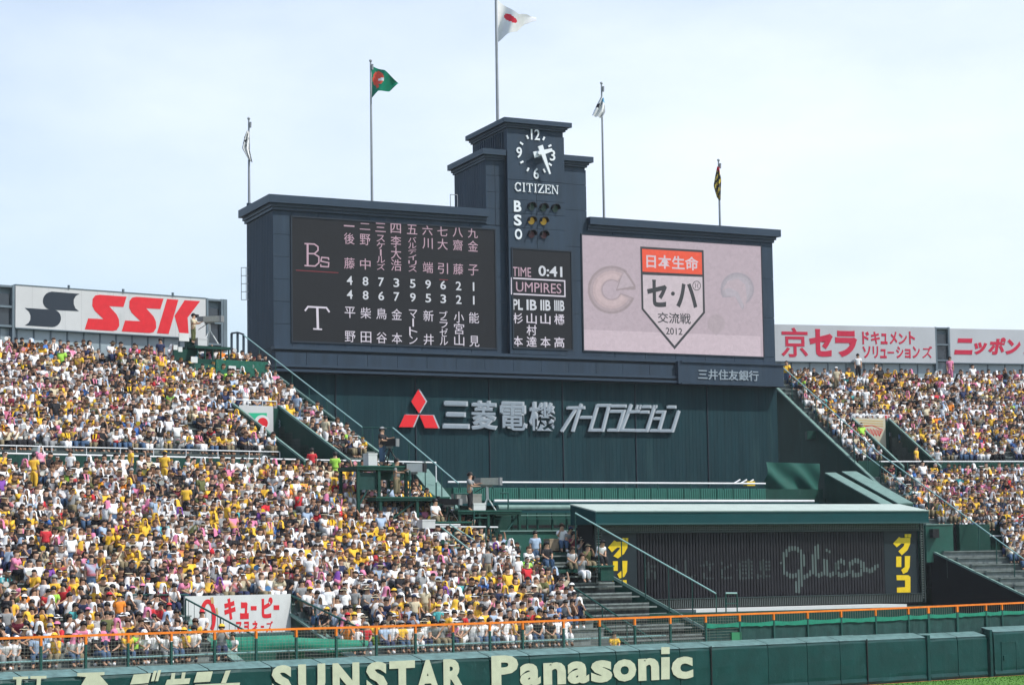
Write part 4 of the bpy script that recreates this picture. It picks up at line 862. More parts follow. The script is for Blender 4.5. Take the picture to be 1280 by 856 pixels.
# painted strokes lie on the slat faces only: clip them slat by slat
def on_slats(P_list, w, m_, nm, closed=False):
    """thick polyline printed on the slat fronts: sampled into short vertical pieces per slat"""
    pts = [SH.tz(x, y, -.03) for x, y in P_list]
    wz = abs(SH.tz(P_list[0][0], P_list[0][1]+w, -.03)[1]-SH.tz(P_list[0][0], P_list[0][1], -.03)[1])
    if closed: pts = pts+[pts[0]]
    mb = MB(); S = [(np.array(a), np.array(b)) for a, b in zip(pts, pts[1:])]
    tmin = min(p[0] for p in pts)-wz; tmax = max(p[0] for p in pts)+wz
    for k in range(84):
        a = lv0+pitch*k; b = a+pitch*.52; c = (a+b)/2
        if c < tmin or c > tmax: continue
        iv = []
        for A, B in S:
            L = np.linalg.norm(B-A)
            for f in np.linspace(0, 1, max(2, int(L/.06))):
                q = A+(B-A)*f; dx = abs(q[0]-c)
                if dx < wz/2+.02: hh = math.sqrt(max((wz/2)**2-min(dx, wz/2*.9)**2, 0)); iv.append((q[1]-hh, q[1]+hh))
        iv.sort(); mg = []
        for i0, i1 in iv:
            if mg and i0 <= mg[-1][1]+.02: mg[-1][1] = max(mg[-1][1], i1)
            else: mg.append([i0, i1])
        for i0, i1 in mg: mb.add([SH.P(a+.004, -.004, i0), SH.P(b, -.054, i0), SH.P(b, -.054, i1), SH.P(a+.004, -.004, i1)], [(0, 1, 2, 3)])
    if mb.v: mb.build(nm, m_, SD, kind='stuff')
c7 = lambda L: [(900+x/3.344, 600+y/3.344) for x, y in L]
on_slats(c7([(338, 300), (320, 284), (292, 284), (272, 305), (263, 345), (270, 385), (298, 402), (330, 392), (345, 350), (350, 318), (338, 318), (345, 330), (338, 400), (335, 440), (325, 465), (318, 440), (330, 415), (370, 396), (392, 370), (408, 300), (408, 276), (398, 285), (392, 340), (396, 388), (412, 398), (436, 385), (440, 335), (440, 388), (462, 396), (482, 385), (488, 350), (508, 335), (520, 345)]), 5.6, glc, 'script_letter')
on_slats(c7([(488, 352), (486, 385), (505, 398), (532, 390), (545, 372)]), 5.6, glc, 'script_letter'); on_slats(c7([(590, 345), (570, 332), (548, 345), (542, 370), (558, 396), (585, 394), (600, 368), (592, 344), (600, 368), (630, 380), (655, 358)]), 5.6, glc, 'script_letter')
on_slats(c7([(448, 292), (455, 298)]), 4, glc, 'script_letter')
c5 = lambda L: [(760+x/5.35, 600+y/5.35) for x, y in L]
for gl in ([[(240, 575), (320, 575)], [(275, 550), (275, 650), (245, 655), (245, 615), (300, 605), (320, 625), (310, 655)]], [[(405, 570), (408, 640)], [(452, 570), (458, 610)]], [[(518, 540), (518, 635), (545, 655), (575, 635)]],
           [[(625, 570), (700, 560)], [(660, 545), (690, 610)], [(635, 620), (650, 655), (695, 655)]], [[(765, 550), (780, 590)], [(825, 565), (765, 600), (752, 640), (775, 655), (822, 650)]],
           [[(890, 545), (870, 600)], [(885, 580), (885, 655)], [(905, 545), (965, 545)], [(905, 570), (965, 570)], [(905, 595), (965, 595)], [(905, 620), (965, 620)], [(935, 530), (935, 640)], [(895, 655), (970, 650)]],
           [[(1010, 545), (1075, 545)], [(1010, 570), (1078, 570)], [(1010, 595), (1075, 595)], [(1015, 545), (1008, 655)], [(1045, 530), (1045, 650)], [(1020, 640), (1078, 640)]]):
    for s in gl: on_slats(c5(s), 2.8, glc2, 'louvre_character')
def ytext(ch, x0, x1, y0, y1, bold=.05): mb = MB(); ptext(mb, SH, ch, x0, x1, y0, y1, .045, .02, bold); mb.build('yellow_character', yellow_s, SD)
def ypoly(*P_):
    mb = MB()
    for k, p in enumerate(P_): poly(mb, SH, p, .045-.003*k, .02)
    mb.build('yellow_character', yellow_s, SD)
def kana(o, s):   # グリコ traced as block shapes, o = offset function
    g1 = [(55, 0), (90, 0), (98, 0), (98, 12), (98, 45), (82, 72), (60, 88), (52, 68), (70, 52), (76, 36), (55, 36), (30, 62), (8, 45), (36, 12), (48, 20), (60, 14), (60, 0)]
    return [[o(x*s, y*s) for x, y in g] for g in g1]
r7 = lambda x, y: (1060+x/10.667, 615+y/10.667)
ypoly([r7(600, 680), (r7(680, 595)), r7(700, 608), r7(828, 605), r7(825, 690), r7(790, 770), r7(715, 838), r7(670, 785), r7(740, 720), r7(750, 682), r7(710, 680), r7(648, 732)], [r7(755, 558), r7(792, 556), r7(792, 600), r7(755, 600)], [r7(800, 556), r7(840, 556), r7(835, 600), r7(800, 600)])
r8 = lambda x, y: (1060+x/7.111, 700+y/7.111)
c34 = lambda x, y: (900+x/3.344, 600+y/3.344)
ypoly([c34(736, 318), c34(757, 318), c34(757, 362), c34(736, 362)], [c34(772, 316), c34(794, 316), c34(792, 362), c34(783, 382), c34(765, 391), c34(757, 374), c34(772, 362)])
ypoly([c34(737, 396), c34(786, 396), c34(795, 403), c34(795, 468), c34(739, 469), c34(739, 448), c34(773, 446), c34(773, 417), c34(738, 417)])
r6 = lambda x, y: (700+x/10.667, 615+y/10.667)
ypoly([r6(638, 735), r6(722, 640), r6(750, 658), r6(905, 655), r6(895, 740), r6(850, 820), r6(770, 880), r6(710, 850), r6(790, 760), r6(800, 735), r6(760, 735), r6(690, 798)], [r6(830, 608), r6(862, 608), r6(862, 650), r6(830, 650)], [r6(872, 608), r6(908, 608), r6(905, 650), r6(872, 650)])
ypoly([(766, 701), (772, 701), (772, 713), (766, 713)], [(776.5, 700.5), (784, 700.5), (783.5, 714), (780, 720.5), (774, 722.5), (771.5, 717.5), (776.5, 713)])
ypoly([(766, 725), (783, 724.5), (784, 747), (766, 747.5), (766, 741), (777, 740.5), (777, 731), (766, 731.5)])
# ground strip in front of the shed, sunlight put into its white colour
m = MB(); a = atZ(870, 764, 4.05); 
m.box(SH, sT(866, -2.2), sT(1120, -1.6), -2.4, 0.2, 1.5, zbot-.25); m.build('pale_ledge', white_p, None, 'sunlit ground ledge, coloured bright white, running along the foot of the louvred billboard', 'ledge')
m = MB(); m.box(SH, sT(760), sT(1150), -2.6, 1.8, 1.0, zbot-.4); m.build('billboard_base', green_d, SD)
# ================================================================== LEDGES, RIBBED PARAPET in front of the scoreboard wall
PF = Frame(FA.P(0, -9, 0)[:2], 29.5)
pT = lambda px, py=615: PF.tz(px, py, 0)[0]; pZ = lambda y, px=700: PF.tz(px, y, 0)[1]
PP = empty('ribbed_parapet', PF.P(pT(760), 0, 8), 'green ribbed parapet with white rails running below the dark scoreboard wall', 'parapet')
xs = list(np.arange(566, 960, 20.6))
for a, b in zip(xs, xs[1:]):
    mb = MB(); t0, t1 = pT(a)+.03, pT(b)-.03; mb.box(PF, t0, t1, 0, .08, pZ(625.5), pZ(609.5)); o = mb.build('parapet_panel', green_rib, PP)
    mb = MB()
    for k in range(7): t = t0+(t1-t0)*(k+.3)/7; mb.box(PF, t, t+.05, -.035, .003, pZ(625), pZ(610))
    mb.build('panel_rib', green_rib, o)
m = MB(); m.box(PF, pT(545), pT(1030), .1, .3, 3, pZ(610)); m.build('parapet_core', green_d, PP)
m = MB(); m.tube(PF.P(pT(560), 0, pZ(603)), PF.P(pT(957), 0, pZ(603)), .055, 8); m.build('top_rail', rail_w, PP)
for px in np.arange(575, 960, 41.2): mb = MB(); mb.tube(PF.P(pT(px), 0, pZ(611)), PF.P(pT(px), 0, pZ(603)), .03); mb.build('rail_post', rail_g, PP)
m = MB(); m.tube(PF.P(pT(612), -.5, pZ(626.3)), PF.P(pT(1011), -.5, pZ(626.3)), .085, 10); m.build('white_pipe', rail_w, PP)
m = MB(); m.box(PF, pT(560), pT(1030), -.6, .1, pZ(632), pZ(628)); m.build('pipe_ledge', fascia_m, PP)
m = MB(); m.tube(PF.P(pT(610), -1.1, pZ(635)), PF.P(pT(721), -1.1, pZ(635)), .17, 12); m.build('large_pale_pipe', green_cap, PP)
m = MB(); m.box(PF, pT(560), pT(722), -1.2, -.6, pZ(642), pZ(638)); m.build('lower_ledge', fascia_m, PP)
m = MB(); m.box(PF, pT(480), pT(1200), .3, .9, 2, pZ(622)); m.build('retaining_wall', green_d, PP)
m = MB(); a0 = pT(925); zc_ = pZ(600)
for k in range(3): m.tube(PF.P(a0+k*.5, .6, zc_-.1), PF.P(a0+k*.5+.45, .6, zc_+.12), .05)
m.build('cable_coil', rail_w, None, 'small white pipe brackets lying on the parapet near the green tarp', 'bracket')
m = MB(); m.box(PF, a0+.9, a0+1.5, .5, .9, zc_-.25, zc_+.02); m.build('yellow_box', yellow_s, None, 'small yellow box on the parapet beside the green tarp', 'box')
# green tarp
v = []; f = []; n, k = 20, 14
PG = Frame(FA.P(0, -6, 0)[:2], 29.5)
for i in range(n+1):
    u = i/n
    for j in range(k+1):
        w = j/k; x = 955.5+(1022-955.5)*u; y = 577.5+2*u+(49-5*math.sin(u*3.1))*w+1.2*math.sin(u*9)*w
        t, z = PG.tz(x, y, 0); fold = .3*math.sin((u*1.6-w*1.1)*7.5)*(.25+w)*(1-u*.5)+.12*math.sin(u*20-w*9)*w
        v.append(PG.P(t, -.2+fold, z))
for i in range(n):
    for j in range(k): f.append((i*(k+1)+j, (i+1)*(k+1)+j, (i+1)*(k+1)+j+1, i*(k+1)+j+1))
m = MB(); m.add(v, f); nv = len(v); m.add([(p[0], p[1]+.03, p[2]) for p in v], [q[::-1] for q in f]); m.build('green_tarp', mat('tarp_green', (.008, .08, .062), .6, noise=.12, scale=2), None, 'hanging green tarp with folds at the right end of the parapet', 'tarp', smooth=True)
# ================================================================== RIGHT STAND
RST = empty('seating_stand', RS.P(8, 15, 0), 'right outfield stand packed with spectators behind the diagonal rail', 'stand')
PKR = (0.0, 2.5, 15.4, 22.2)
lowR = [.4+.8*i for i in range(7)]; midR = [9.2+.8*i for i in range(8)]; DTR = rR(1060, 458, 1.3)[1]; uppR = [17.6+.74*i for i in range(23) if 17.6+.74*i <= DTR]; DTR = uppR[-1]+.4
def tl_R(d): return float(np.interp(d, [0, 5.8, 9, 13, 40], [0.2, -3.3, -2.3, -2.4, -2.75]))
for d in lowR: step_row(RST, RS, d, ZR(d), tl_R(d)+.2, 30)
lowX = [6.0, 6.8, 7.6, 8.4]
for d in lowX: step_row(RST, RS, d, ZR(d), 5.0, 30)
for d in midR: step_row(RST, RS, d, ZR(d), tl_R(d)+.2, 34)
for d in uppR: step_row(RST, RS, d, ZR(d), tl_R(d)+.2, 36, cut=[PKR])
m = MB(); m.box(RS, -2.2, 34, 15.4, 17.2, 10, 11.9); m.box(RS, -2.2, 4.95, 6, 8.8, 5, 7.2); m.build('aisle_floor', concrete, RST)
m = MB(); 
for a, b in ((-2.3, PKR[0]), (PKR[1], 36)): m.box(RS, a, b, 17.05, 17.2, 11.9, 13.1)
m.build('upper_front_wall', green_d, RST)
pocket(RST, RS, PKR, 11.9, ZR, .8, '3', (1108.5, 1113, 540, 545.5))
# lower green wall blocks
m = MB(); m.box(RS, -3.2, 4.9, 8.5, 8.8, 5, 8.75); m.build('lower_front_wall', green_d, RST)
def r_rect(x0, x1, y0, y1, d): return rect(RS, x0, x1, y0, y1, d)
for x0, x1, y0, y1, d, mt in ((1157, 1191, 656, 692, 5.6, green_m), (1199, 1237, 655, 686, 6.4, green_d), (1191, 1199, 656, 694, 6.8, black_m)):
    a = r_rect(x0, x1, y0, y1, d); m = MB(); m.box(RS, a[0], a[1], d, d+1.6, a[2]-.5, a[3]); m.build('green_block', mt, RST)
    if mt is green_m: m = MB(); m.box(RS, a[0], a[1], d-.05, d+1.6, a[3]+.002, a[3]+.07); m.build('block_cap', green_cap, RST)
a = r_rect(1163, 1171, 661, 672, 5.5); m = MB(); m.box(RS, a[0], a[1], 5.2, 5.6, a[2], a[3]); m.build('junction_box', blk_plastic, None, 'dark junction box on the green wall right of the billboard', 'box')
# left side walls of the right stand
def side_wall(path, m_, name, cap=True, zb=2.0, h=.1, th=.2):
    """path of (t,d); top follows the slope"""
    for (t0, d0), (t1, d1) in zip(path, path[1:]):
        mb = MB(); A = RS.P(t0, d0, 0); B = RS.P(t1, d1, 0)
        za, zb_ = ZR(d0)+h, ZR(d1)+h; n = np.array([-(B[1]-A[1]), B[0]-A[0]]); n = n/np.linalg.norm(n)*th
        q = [(A[0], A[1]), (B[0], B[1]), (B[0]+n[0], B[1]+n[1]), (A[0]+n[0], A[1]+n[1])]
        if n[0] < 0: n = -n; q = [(A[0], A[1]), (B[0], B[1]), (B[0]+n[0], B[1]+n[1]), (A[0]+n[0], A[1]+n[1])]
        mb.hexa([(q[0][0], q[0][1], zb), (q[1][0], q[1][1], zb), (q[2][0], q[2][1], zb), (q[3][0], q[3][1], zb), (q[0][0], q[0][1], za), (q[1][0], q[1][1], zb_), (q[2][0], q[2][1], zb_), (q[3][0], q[3][1], za)])
        o = mb.build(name, m_, RST)
        if cap:
            mc = MB(); mc.bar((q[0][0]+n[0]/2, q[0][1]+n[1]/2, za+.07), (q[1][0]+n[0]/2, q[1][1]+n[1]/2, zb_+.07), th+.02, .1); mc.build('wall_cap', green_cap, o)
side_wall([(-2.4, 12.6), (-2.65, 22), (-2.75, DTR)], green_d, 'side_wall')
side_wall([(0.25, -.4), (-3.3, 5.8)], black_m, 'black_side_wall', h=.05)
side_wall([(-3.2, 8.6), (-2.4, 12.6)], green_d, 'side_wall', cap=False, h=-.1)
for d in (16.5, 22.5, 28.5):        # brackets under the sloping parapet
    z = ZR(d)-.2; m = MB(); m.prism(RS, [(-3.3, d), (-2.5, d), (-2.5, d+1.0), (-3.0, d+1.0)], z-.45, z+.1); m.build('parapet_bracket', green_d, RST)
# wedge blocks with pale sloped tops (stair enclosures) on both sides
def wedge(label, fr, px_edge, d0, d1, w, name='stair_enclosure', gap=.4, zlow_=3.0):
    pass
WR = empty('stair_enclosure', atY(1090, 620, 143).tolist(), 'green wedge wall with two pale sloping tops in front of the right stand', 'stair enclosure')
A0 = atY(1031, 592.5, 149); A1 = atY(1108, 637, 141.5)
def wedge_strip(A0, A1, wid, zb, par, nm1='wedge_wall', nm2='wedge_top'):
    A0 = Vector(A0); A1 = Vector(A1); n = Vector((wid, wid*.15, 0)); mb = MB()
    mb.hexa([(A0.x, A0.y, zb), (A1.x, A1.y, zb), (A1.x+n.x, A1.y+n.y, zb), (A0.x+n.x, A0.y+n.y, zb), A0, A1, A1+n, A0+n]); mb.build(nm1, green_d, par)
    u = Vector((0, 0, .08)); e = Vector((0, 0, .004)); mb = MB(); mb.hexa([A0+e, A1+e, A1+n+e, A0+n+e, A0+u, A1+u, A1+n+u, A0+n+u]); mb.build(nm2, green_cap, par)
wedge_strip(atY(1031, 592, 150), atY(1103, 632, 142), .7, 4, WR); wedge_strip(atY(1052, 590.5, 151), atY(1122, 630, 143), .95, 4, WR)
m = MB(); P_ = [atY(1031, 592, 149.9), atY(1103, 632, 141.9)]
WLf = empty('stair_enclosure', atY(535, 610, 125).tolist(), 'pale sloping wedge beside the two lower camera platforms', 'stair enclosure')
wedge_strip(atY(515, 588, 131), atY(552, 636, 127), .9, 4, WLf)
# right rails
RB = Frame(RS.P(-2.2, 0, 0)[:2], 108.0)     # along the back direction
def RP(px, py, off=0.0): return P3(RB, px, py, off)
q0 = RP(975, 456); q1 = RP(1095, 562)
q2 = atY(1165, 638, 146.5); q3 = atY(1290, 706, 139.5)
handrail('handrail', 'upper part of the pale diagonal rail along the right stand edge', RP(975, 456), RP(1100, 567), 8, 1.9, rail_p, rail_g, .04)
handrail('handrail', 'lower part of the diagonal rail, above the empty right benches', atY(1100, 567, RP(1100, 567)[1]), q3, 9, 1.9, rail_p, rail_g, .04)
handrail('handrail', 'second lower diagonal rail below the right poster', RP(1068, 558, .3), atY(1160, 628, 147.5), 5, 1.2, rail_p, rail_g, .035)
handrail('handrail', 'white rail along the right stand cross aisle', RS.P(-1.6, 15.45, 12.97), RS.P(34, 15.45, 12.97), 18, 1.05, rail_w, rail_g, .045)
handrail('handrail', 'white rail above the poster in the right stand recess', RS.P(PKR[0]-.1, PKR[3]+.05, ZR(PKR[3])+1.1), RS.P(PKR[1], PKR[3]+.05, ZR(PKR[3])+1.1), 3, .5, rail_w, rail_w, .035)
handrail('handrail', 'white rail above the green block near the right edge', P3(RS, 1205, 651.5, 8.6), P3(RS, 1258, 651.5, 8.6), 4, .9, rail_w, rail_g, .04)
handrail('handrail', 'lower white rail beside the green block near the right edge', P3(RS, 1237, 669.5, 7), P3(RS, 1268, 669.5, 7), 2, .9, rail_w, rail_g, .04)
pr_ = empty('poster', RS.P(1.2, PKR[3]-.3, 15), 'cream poster with red scrawled lettering in the right stairway recess', 'poster')
dP = PKR[3]-.17; a = rect(RS, 1068.5, 1106.5, 522.5, 556, dP); m = MB(); m.box(RS, a[0], a[1], dP, dP+.04, a[2]-.8, a[3]); m.build('board', mat('cream_board', (.6, .55, .42), .6), pr_)
m = MB()
for k, y in enumerate((525, 528, 531)): pstroke(m, RS, [(1074+k*2, y), (1104, y+1.5)], .9, dP-.002, .006)
m.build('print_line', mat('orange_print', (.6, .38, .1), .6), pr_)
m = MB()
for k in range(6): x = 1081+k*3.6; pstroke(m, RS, [(x, 535+k*.3), (x-1.2, 541+k*.3), (x+.4, 543+k*.3), (x+1.6, 536+k*.3)], 1.0, dP-.003, .006)
pstroke(m, RS, [(1079, 533), (1090, 531.5), (1103, 537), (1100, 543)], .9, dP-.003, .006); m.build('scrawl', red_s, pr_)
# ================================================================== TOP SIGN BOARDS
def tower_box(px0, px1, yt, yb, fr, d, label, dep=1.2):
    e = empty('frame_tower', fr.P(fr.tz(px0, yb, d)[0], d, fr.tz(px0, yb, d)[1]), label, 'frame tower'); a = rect(fr, px0, px1, yt, yb, d)
    m = MB(); W = a[1]-a[0]; H = a[3]-a[2]; m.box(fr, a[0]+.1, a[1]-.1, d+.3, d+dep, a[2], a[3]-.1); m.build('core', win_f, e)
    for t in (a[0], a[1]-.14): m = MB(); m.box(fr, t, t+.14, d, d+dep, a[2]-1, a[3]); m.build('upright', win_f, e)
    for z in (a[3]-.14, a[2]+H*.47, a[2]+.05): m = MB(); m.box(fr, a[0]+.142, a[1]-.142, d+.02, d+.3, z, z+.12); m.build('crossbar', win_f, e)
    for z0_, z1_ in ((a[2]+.18, a[2]+H*.46), (a[2]+H*.5+.05, a[3]-H*.2)):
        m = MB(); m.box(fr, a[0]+.2, a[1]-.2, d+.2, d+.26, z0_, z1_); m.build('dark_opening', glass_d, e)
    return e
dS = DTOP+1.2
ss = empty('advertising_sign', WL.P(-6, dS, 20), 'long white board with red SSK letters and black emblem above the left stand', 'sign')
a = rect(WL, 19.5, 257, 356.3, 409, dS); m = MB(); m.box(WL, a[0], a[1], dS, dS+.25, a[2], a[3]); m.build('board', white_sign, ss)
m = MB()
for k in range(1, 12): tt = a[0]+(a[1]-a[0])*k/12; m.box(WL, tt-.01, tt+.01, dS-.0015, dS+.01, a[2]+.02, a[3]-.02)
m.build('panel_joint', mat('joint_grey', (.4, .41, .42), .6), ss, kind='stuff')
m = MB(); m.box(WL, a[0], a[1], dS-.03, dS+.28, a[2]-.06, a[2]-.002); m.box(WL, a[0], a[1], dS-.03, dS+.28, a[3]+.002, a[3]+.05); m.build('board_edge', win_f, ss)
for px in (86, 154, 216): m = MB(); t, z = WL.tz(px, np.interp(px, [20, 257], [356.3, 373]), dS); m.tube(WL.P(t, dS, z), WL.P(t, dS, z+.2), .08); m.build('board_bolt', win_f, ss)
S4 = lambda x, y: (x/4.267, 345+y/4.267)
def arcp(cx_, cy_, r, a0, a1, n=10): return [(cx_+r*math.cos(R_(a0+(a1-a0)*i/n)), cy_+r*math.sin(R_(a0+(a1-a0)*i/n))) for i in range(n+1)]
def spoly(P_, m_, nm): mb = MB(); poly(mb, WL, [S4(*p) for p in P_], dS-.002, .012); mb.build(nm, m_, ss)
spoly([(275, 83), (424, 95)]+[(405, 105), (393, 125), (393, 150), (402, 172), (420, 187)]+[(275, 180)]+arcp(277, 132, 48.5, 95, 265, 10), navy_s, 'emblem_half')
spoly([(133, 170), (285, 180)]+arcp(278, 225, 47, -75, 88, 10)+[(133, 263), (152, 250), (162, 232), (163, 210), (155, 190)], navy_s, 'emblem_half')
Sp = [(530, 100), (675, 110), (658, 165), (582, 161), (622, 205), (634, 232), (636, 265), (622, 288), (600, 293), (452, 284), (470, 226), (552, 230), (505, 185), (492, 158), (494, 122), (508, 104)]
spoly(Sp, red_s, 'red_letter'); spoly([(x+197, y+11) for x, y in Sp], red_s, 'red_letter')
spoly([(891, 122), (951, 127), (899, 309), (837, 304)], red_s, 'red_letter'); spoly([(985, 129), (1067, 134), (1000, 222), (1006, 312), (958, 308), (931, 212)], red_s, 'red_letter')
tower_box(-22, 18.5, 353.6, 408, WL, dS, 'grey steel frame tower with dark openings at the far left end'); tower_box(258, 279, 372.5, 432, WL, dS, 'grey steel frame tower right of the red SSK lettering')
m = MB(); a = rect(WL, 279.5, 284, 374, 440, dS+.8); m.box(WL, a[0], a[1], dS+.8, dS+1.6, a[2], a[3]); m.build('end_column', win_f, None, 'narrow grey column at the right end of the SSK board', 'column')
# glazed screen under the boards
def screen(fr, px0, px1, yt, yb, d, label, n, zb=None):
    e = empty('glazed_screen', fr.P(fr.tz(px0, yb, d)[0], d, fr.tz(px0, yb, d)[1]), label, 'screen'); a = rect(fr, px0, px1, yt, yb, d)
    gl = mat('pale_blue_glazing', (.28, .35, .38), .25, spec=.6, noise=.12, scale=.6)
    for k in range(n):
        t0 = a[0]+(a[1]-a[0])*k/n; t1 = a[0]+(a[1]-a[0])*(k+1)/n; m = MB(); m.box(fr, t0+.04, t1-.04, d, d+.05, a[2], a[3]); m.build('pane', gl, e)
        m = MB(); m.box(fr, t1-.04, t1+.04, d-.04, d+.08, a[2], a[3]); m.build('mullion', win_f, e)
screen(WL, -22, 262, 406, 436, dS+.35, 'pale glazed screen below the SSK board behind the top row', 14)
# right boards
dK = DTR+1.2
def kboard(px0, px1, yt, yb, label):
    e = empty('advertising_sign', RS.P(RS.tz(px0, yb, dK)[0], dK, RS.tz(px0, yb, dK)[1]), label, 'sign'); a = rect(RS, px0, px1, yt, yb, dK)
    m = MB(); m.box(RS, a[0], a[1], dK, dK+.25, a[2], a[3]); m.build('board', mat('white_sign_board_right', (.46, .48, .51), .5, noise=.05, scale=.7), e)
    m = MB(); m.box(RS, a[0], a[1], dK-.04, dK+.28, a[2]-.07, a[2]-.002); m.build('board_edge', win_f, e); return e
k1 = kboard(968, 1168.5, 405.3, 451, 'white board with crimson kanji and katakana beside the scoreboard'); k2 = kboard(1187, 1310, 410.5, 453, 'white board with slanted crimson katakana at the far right')
def ktext(e, ch, x0, x1, y0, y1, bold, sh=0): mb = MB(); ptext(mb, RS, ch, 960+x0/4, 960+x1/4, 390+y0/4, 390+y1/4, dK-.002, .02, bold, sh); mb.build('crimson_letter', red_k, e)
ktext(k1, '京', 64, 197, 76, 224, .014); ktext(k1, 'セ', 205, 322, 84, 222, .05); ktext(k1, 'ラ', 334, 444, 92, 224, .055)
for ch, x0, x1 in zip('ドキュメント', (470, 514, 563, 607, 652, 704), (505, 558, 596, 645, 694, 734)): ktext(k1, ch, x0, x1, 97 if ch not in 'ュン' else 106, 160, .03)
for ch, x0, x1 in zip('ソリューションズ', (472, 523, 560, 598, 640, 684, 722, 770), (512, 550, 592, 630, 676, 712, 758, 820)):
    if ch == 'ー': mb = MB(); poly(mb, RS, [(960+x0/4, 390+198/4), (960+x1/4, 390+198.5/4), (960+x1/4, 390+206/4), (960+x0/4, 390+206/4)], dK-.002, .02); mb.build('crimson_letter', red_k, k1)
    else: ktext(k1, ch, x0, x1, 170 if ch not in 'ュョ' else 184, 230, .03 if ch != 'ズ' else .008)
for ch, x0, x1, y0, y1 in (('ニ', 928, 1022, 130, 212), ('ッ', 1030, 1096, 150, 212), ('ポ', 1098, 1188, 126, 212), ('ン', 1185, 1262, 135, 212), ('ハ', 1275, 1340, 135, 214)): ktext(k2, ch, x0, x1, y0, y1, .05, .2)
tower_box(1168.5, 1187, 408.6, 452, RS, dK, 'grey steel frame tower between the two right hand boards')
screen(RS, 966, 1320, 449, 470, dK+.3, 'pale glazed screen behind the top row of the right stand', 16)
m = MB(); m.prism(RS, [(-2.6, DTR), (36, DTR), (36, DTR+.3), (-2.6, DTR+.3)], 5, ZR(DTR)+.3); m.build('back_wall', win_f, RST)
# ================================================================== CAMERA DECKS left of the billboard
DK = empty('camera_deck', SH.P(-3, 2, 5), 'dark green steel camera deck with stepped platforms left of the louvred billboard', 'platform')
def dbox(x0, x1, y0, y1, d, dep, m_, nm, par=DK): a = rect(SH, x0, x1, y0, y1, d); m = MB(); m.box(SH, a[0], a[1], d, d+dep, a[2], a[3]); return m.build(nm, m_, par)
dbox(625, 722, 664, 706, 3.0, .2, green_m, 'deck_wall'); dbox(624, 722, 662.6, 664.2, 2.9, .4, green_cap, 'wall_top')
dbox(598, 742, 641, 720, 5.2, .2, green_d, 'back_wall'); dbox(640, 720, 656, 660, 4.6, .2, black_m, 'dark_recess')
for x in (617, 640, 658.5, 671.5, 690, 708): dbox(x, x+1.6, 641, 664, 3.6, .1, green_d if x != 658.5 else green_m, 'deck_upright')
for y in (643.3, 647.5): dbox(620, 718, y, y+1.1, 3.4, .08, green_cap if y < 645 else rail_g, 'deck_rail')
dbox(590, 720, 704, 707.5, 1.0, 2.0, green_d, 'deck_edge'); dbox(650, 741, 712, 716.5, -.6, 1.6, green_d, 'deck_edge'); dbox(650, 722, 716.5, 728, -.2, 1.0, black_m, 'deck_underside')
dbox(655, 671, 717.2, 718.6, -.7, .1, rail_w, 'bench_rail')
for k, (x0, x1, y) in enumerate(((694, 716, 684.5), (690, 716, 699), (696, 742, 708))): dbox(x0, x1, y, y+2.5, 2.2-.9*k, 1.3, green_d, 'deck_step')
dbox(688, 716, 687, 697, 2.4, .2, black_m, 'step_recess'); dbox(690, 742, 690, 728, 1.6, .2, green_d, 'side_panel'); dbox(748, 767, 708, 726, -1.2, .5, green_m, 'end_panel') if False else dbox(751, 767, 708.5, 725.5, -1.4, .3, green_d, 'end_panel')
dbox(741, 768, 706.5, 708.5, -1.5, 1.2, green_m, 'end_shelf')
# upper platforms: posts, decks and braces
def deck(label, x0, x1, y, th, d, dep, legs, ybot, rails=True, extra=()):
    e = empty('camera_platform', SH.P(rect(SH, x0, x1, y, y+1, d)[0], d, 5), label, 'platform', 'steel camera platforms over the stand')
    a = rect(SH, x0, x1, y, y+th, d); m = MB(); m.box(SH, a[0], a[1], d, d+dep, a[2], a[3]); m.build('deck', green_d, e)
    m = MB(); m.box(SH, a[0], a[1], d-.05, d+.0, a[3]-.05, a[3]+.02); m.build('deck_edge', green_m, e)
    for x in legs:
        t, z = SH.tz(x, ybot, d+.1); 
        for dd in (0, dep-.2): m = MB(); m.box(SH, t-.07, t+.07, d+.05+dd, d+.19+dd, z-1, a[2]-.002); m.build('leg', green_d, e)
    m = MB(); z1_ = SH.tz(x0, ybot, d)[1]
    for xa, xb in zip(legs, legs[1:]): ta, tb = SH.tz(xa, y, d+.1)[0], SH.tz(xb, y, d+.1)[0]; m = MB(); m.bar(SH.P(ta, d+.3, z1_), SH.P(tb, d+.3, a[2]), .07); m.build('brace', rail_g, e)
    for (xa, ya, xb, yb, mt) in extra: m = MB(); m.tube(SH.P(*[(lambda q: (q[0], d-.02, q[1]))(SH.tz(xa, ya, d))][0]), SH.P(*[(lambda q: (q[0], d-.02, q[1]))(SH.tz(xb, yb, d))][0]), .04); m.build('platform_rail', mt, e)
    return e
deck('upper left camera platform on green legs at the edge of the crowd', 446, 512, 582, 5, 4.2, 2.2, (448, 474, 508), 636)
deck('middle camera platform below the upper left one, with white lens camera', 470, 562, 621, 4.5, 3.6, 2.2, (476, 522, 560), 660, extra=((512, 588, 512, 621, rail_g), (545, 603, 545, 621, rail_g)))
deck('wide camera platform carrying the beige box lens camera', 572, 652, 638, 4.5, 3.2, 2.4, (575, 600, 611, 650), 700, extra=((568, 617, 585, 617, rail_g), (625, 616, 635, 616, rail_g), (635, 616, 635, 638, rail_g), (592, 664, 592, 638, rail_g), (592, 647, 608, 647, rail_g), (568, 617, 568, 636, rail_g)))
deck('lower camera platform with white edge where a man sits', 530, 590, 652, 3, 2.4, 2, (536, 560, 588), 700, extra=((530, 655.6, 575, 655.6, rail_w), (548, 658.3, 607, 658.3, rail_w), (612, 658.6, 622, 658.6, rail_w), (607, 659, 607, 700, rail_g), (613, 659, 613, 700, rail_g), (624, 662, 624, 700, rail_g)))
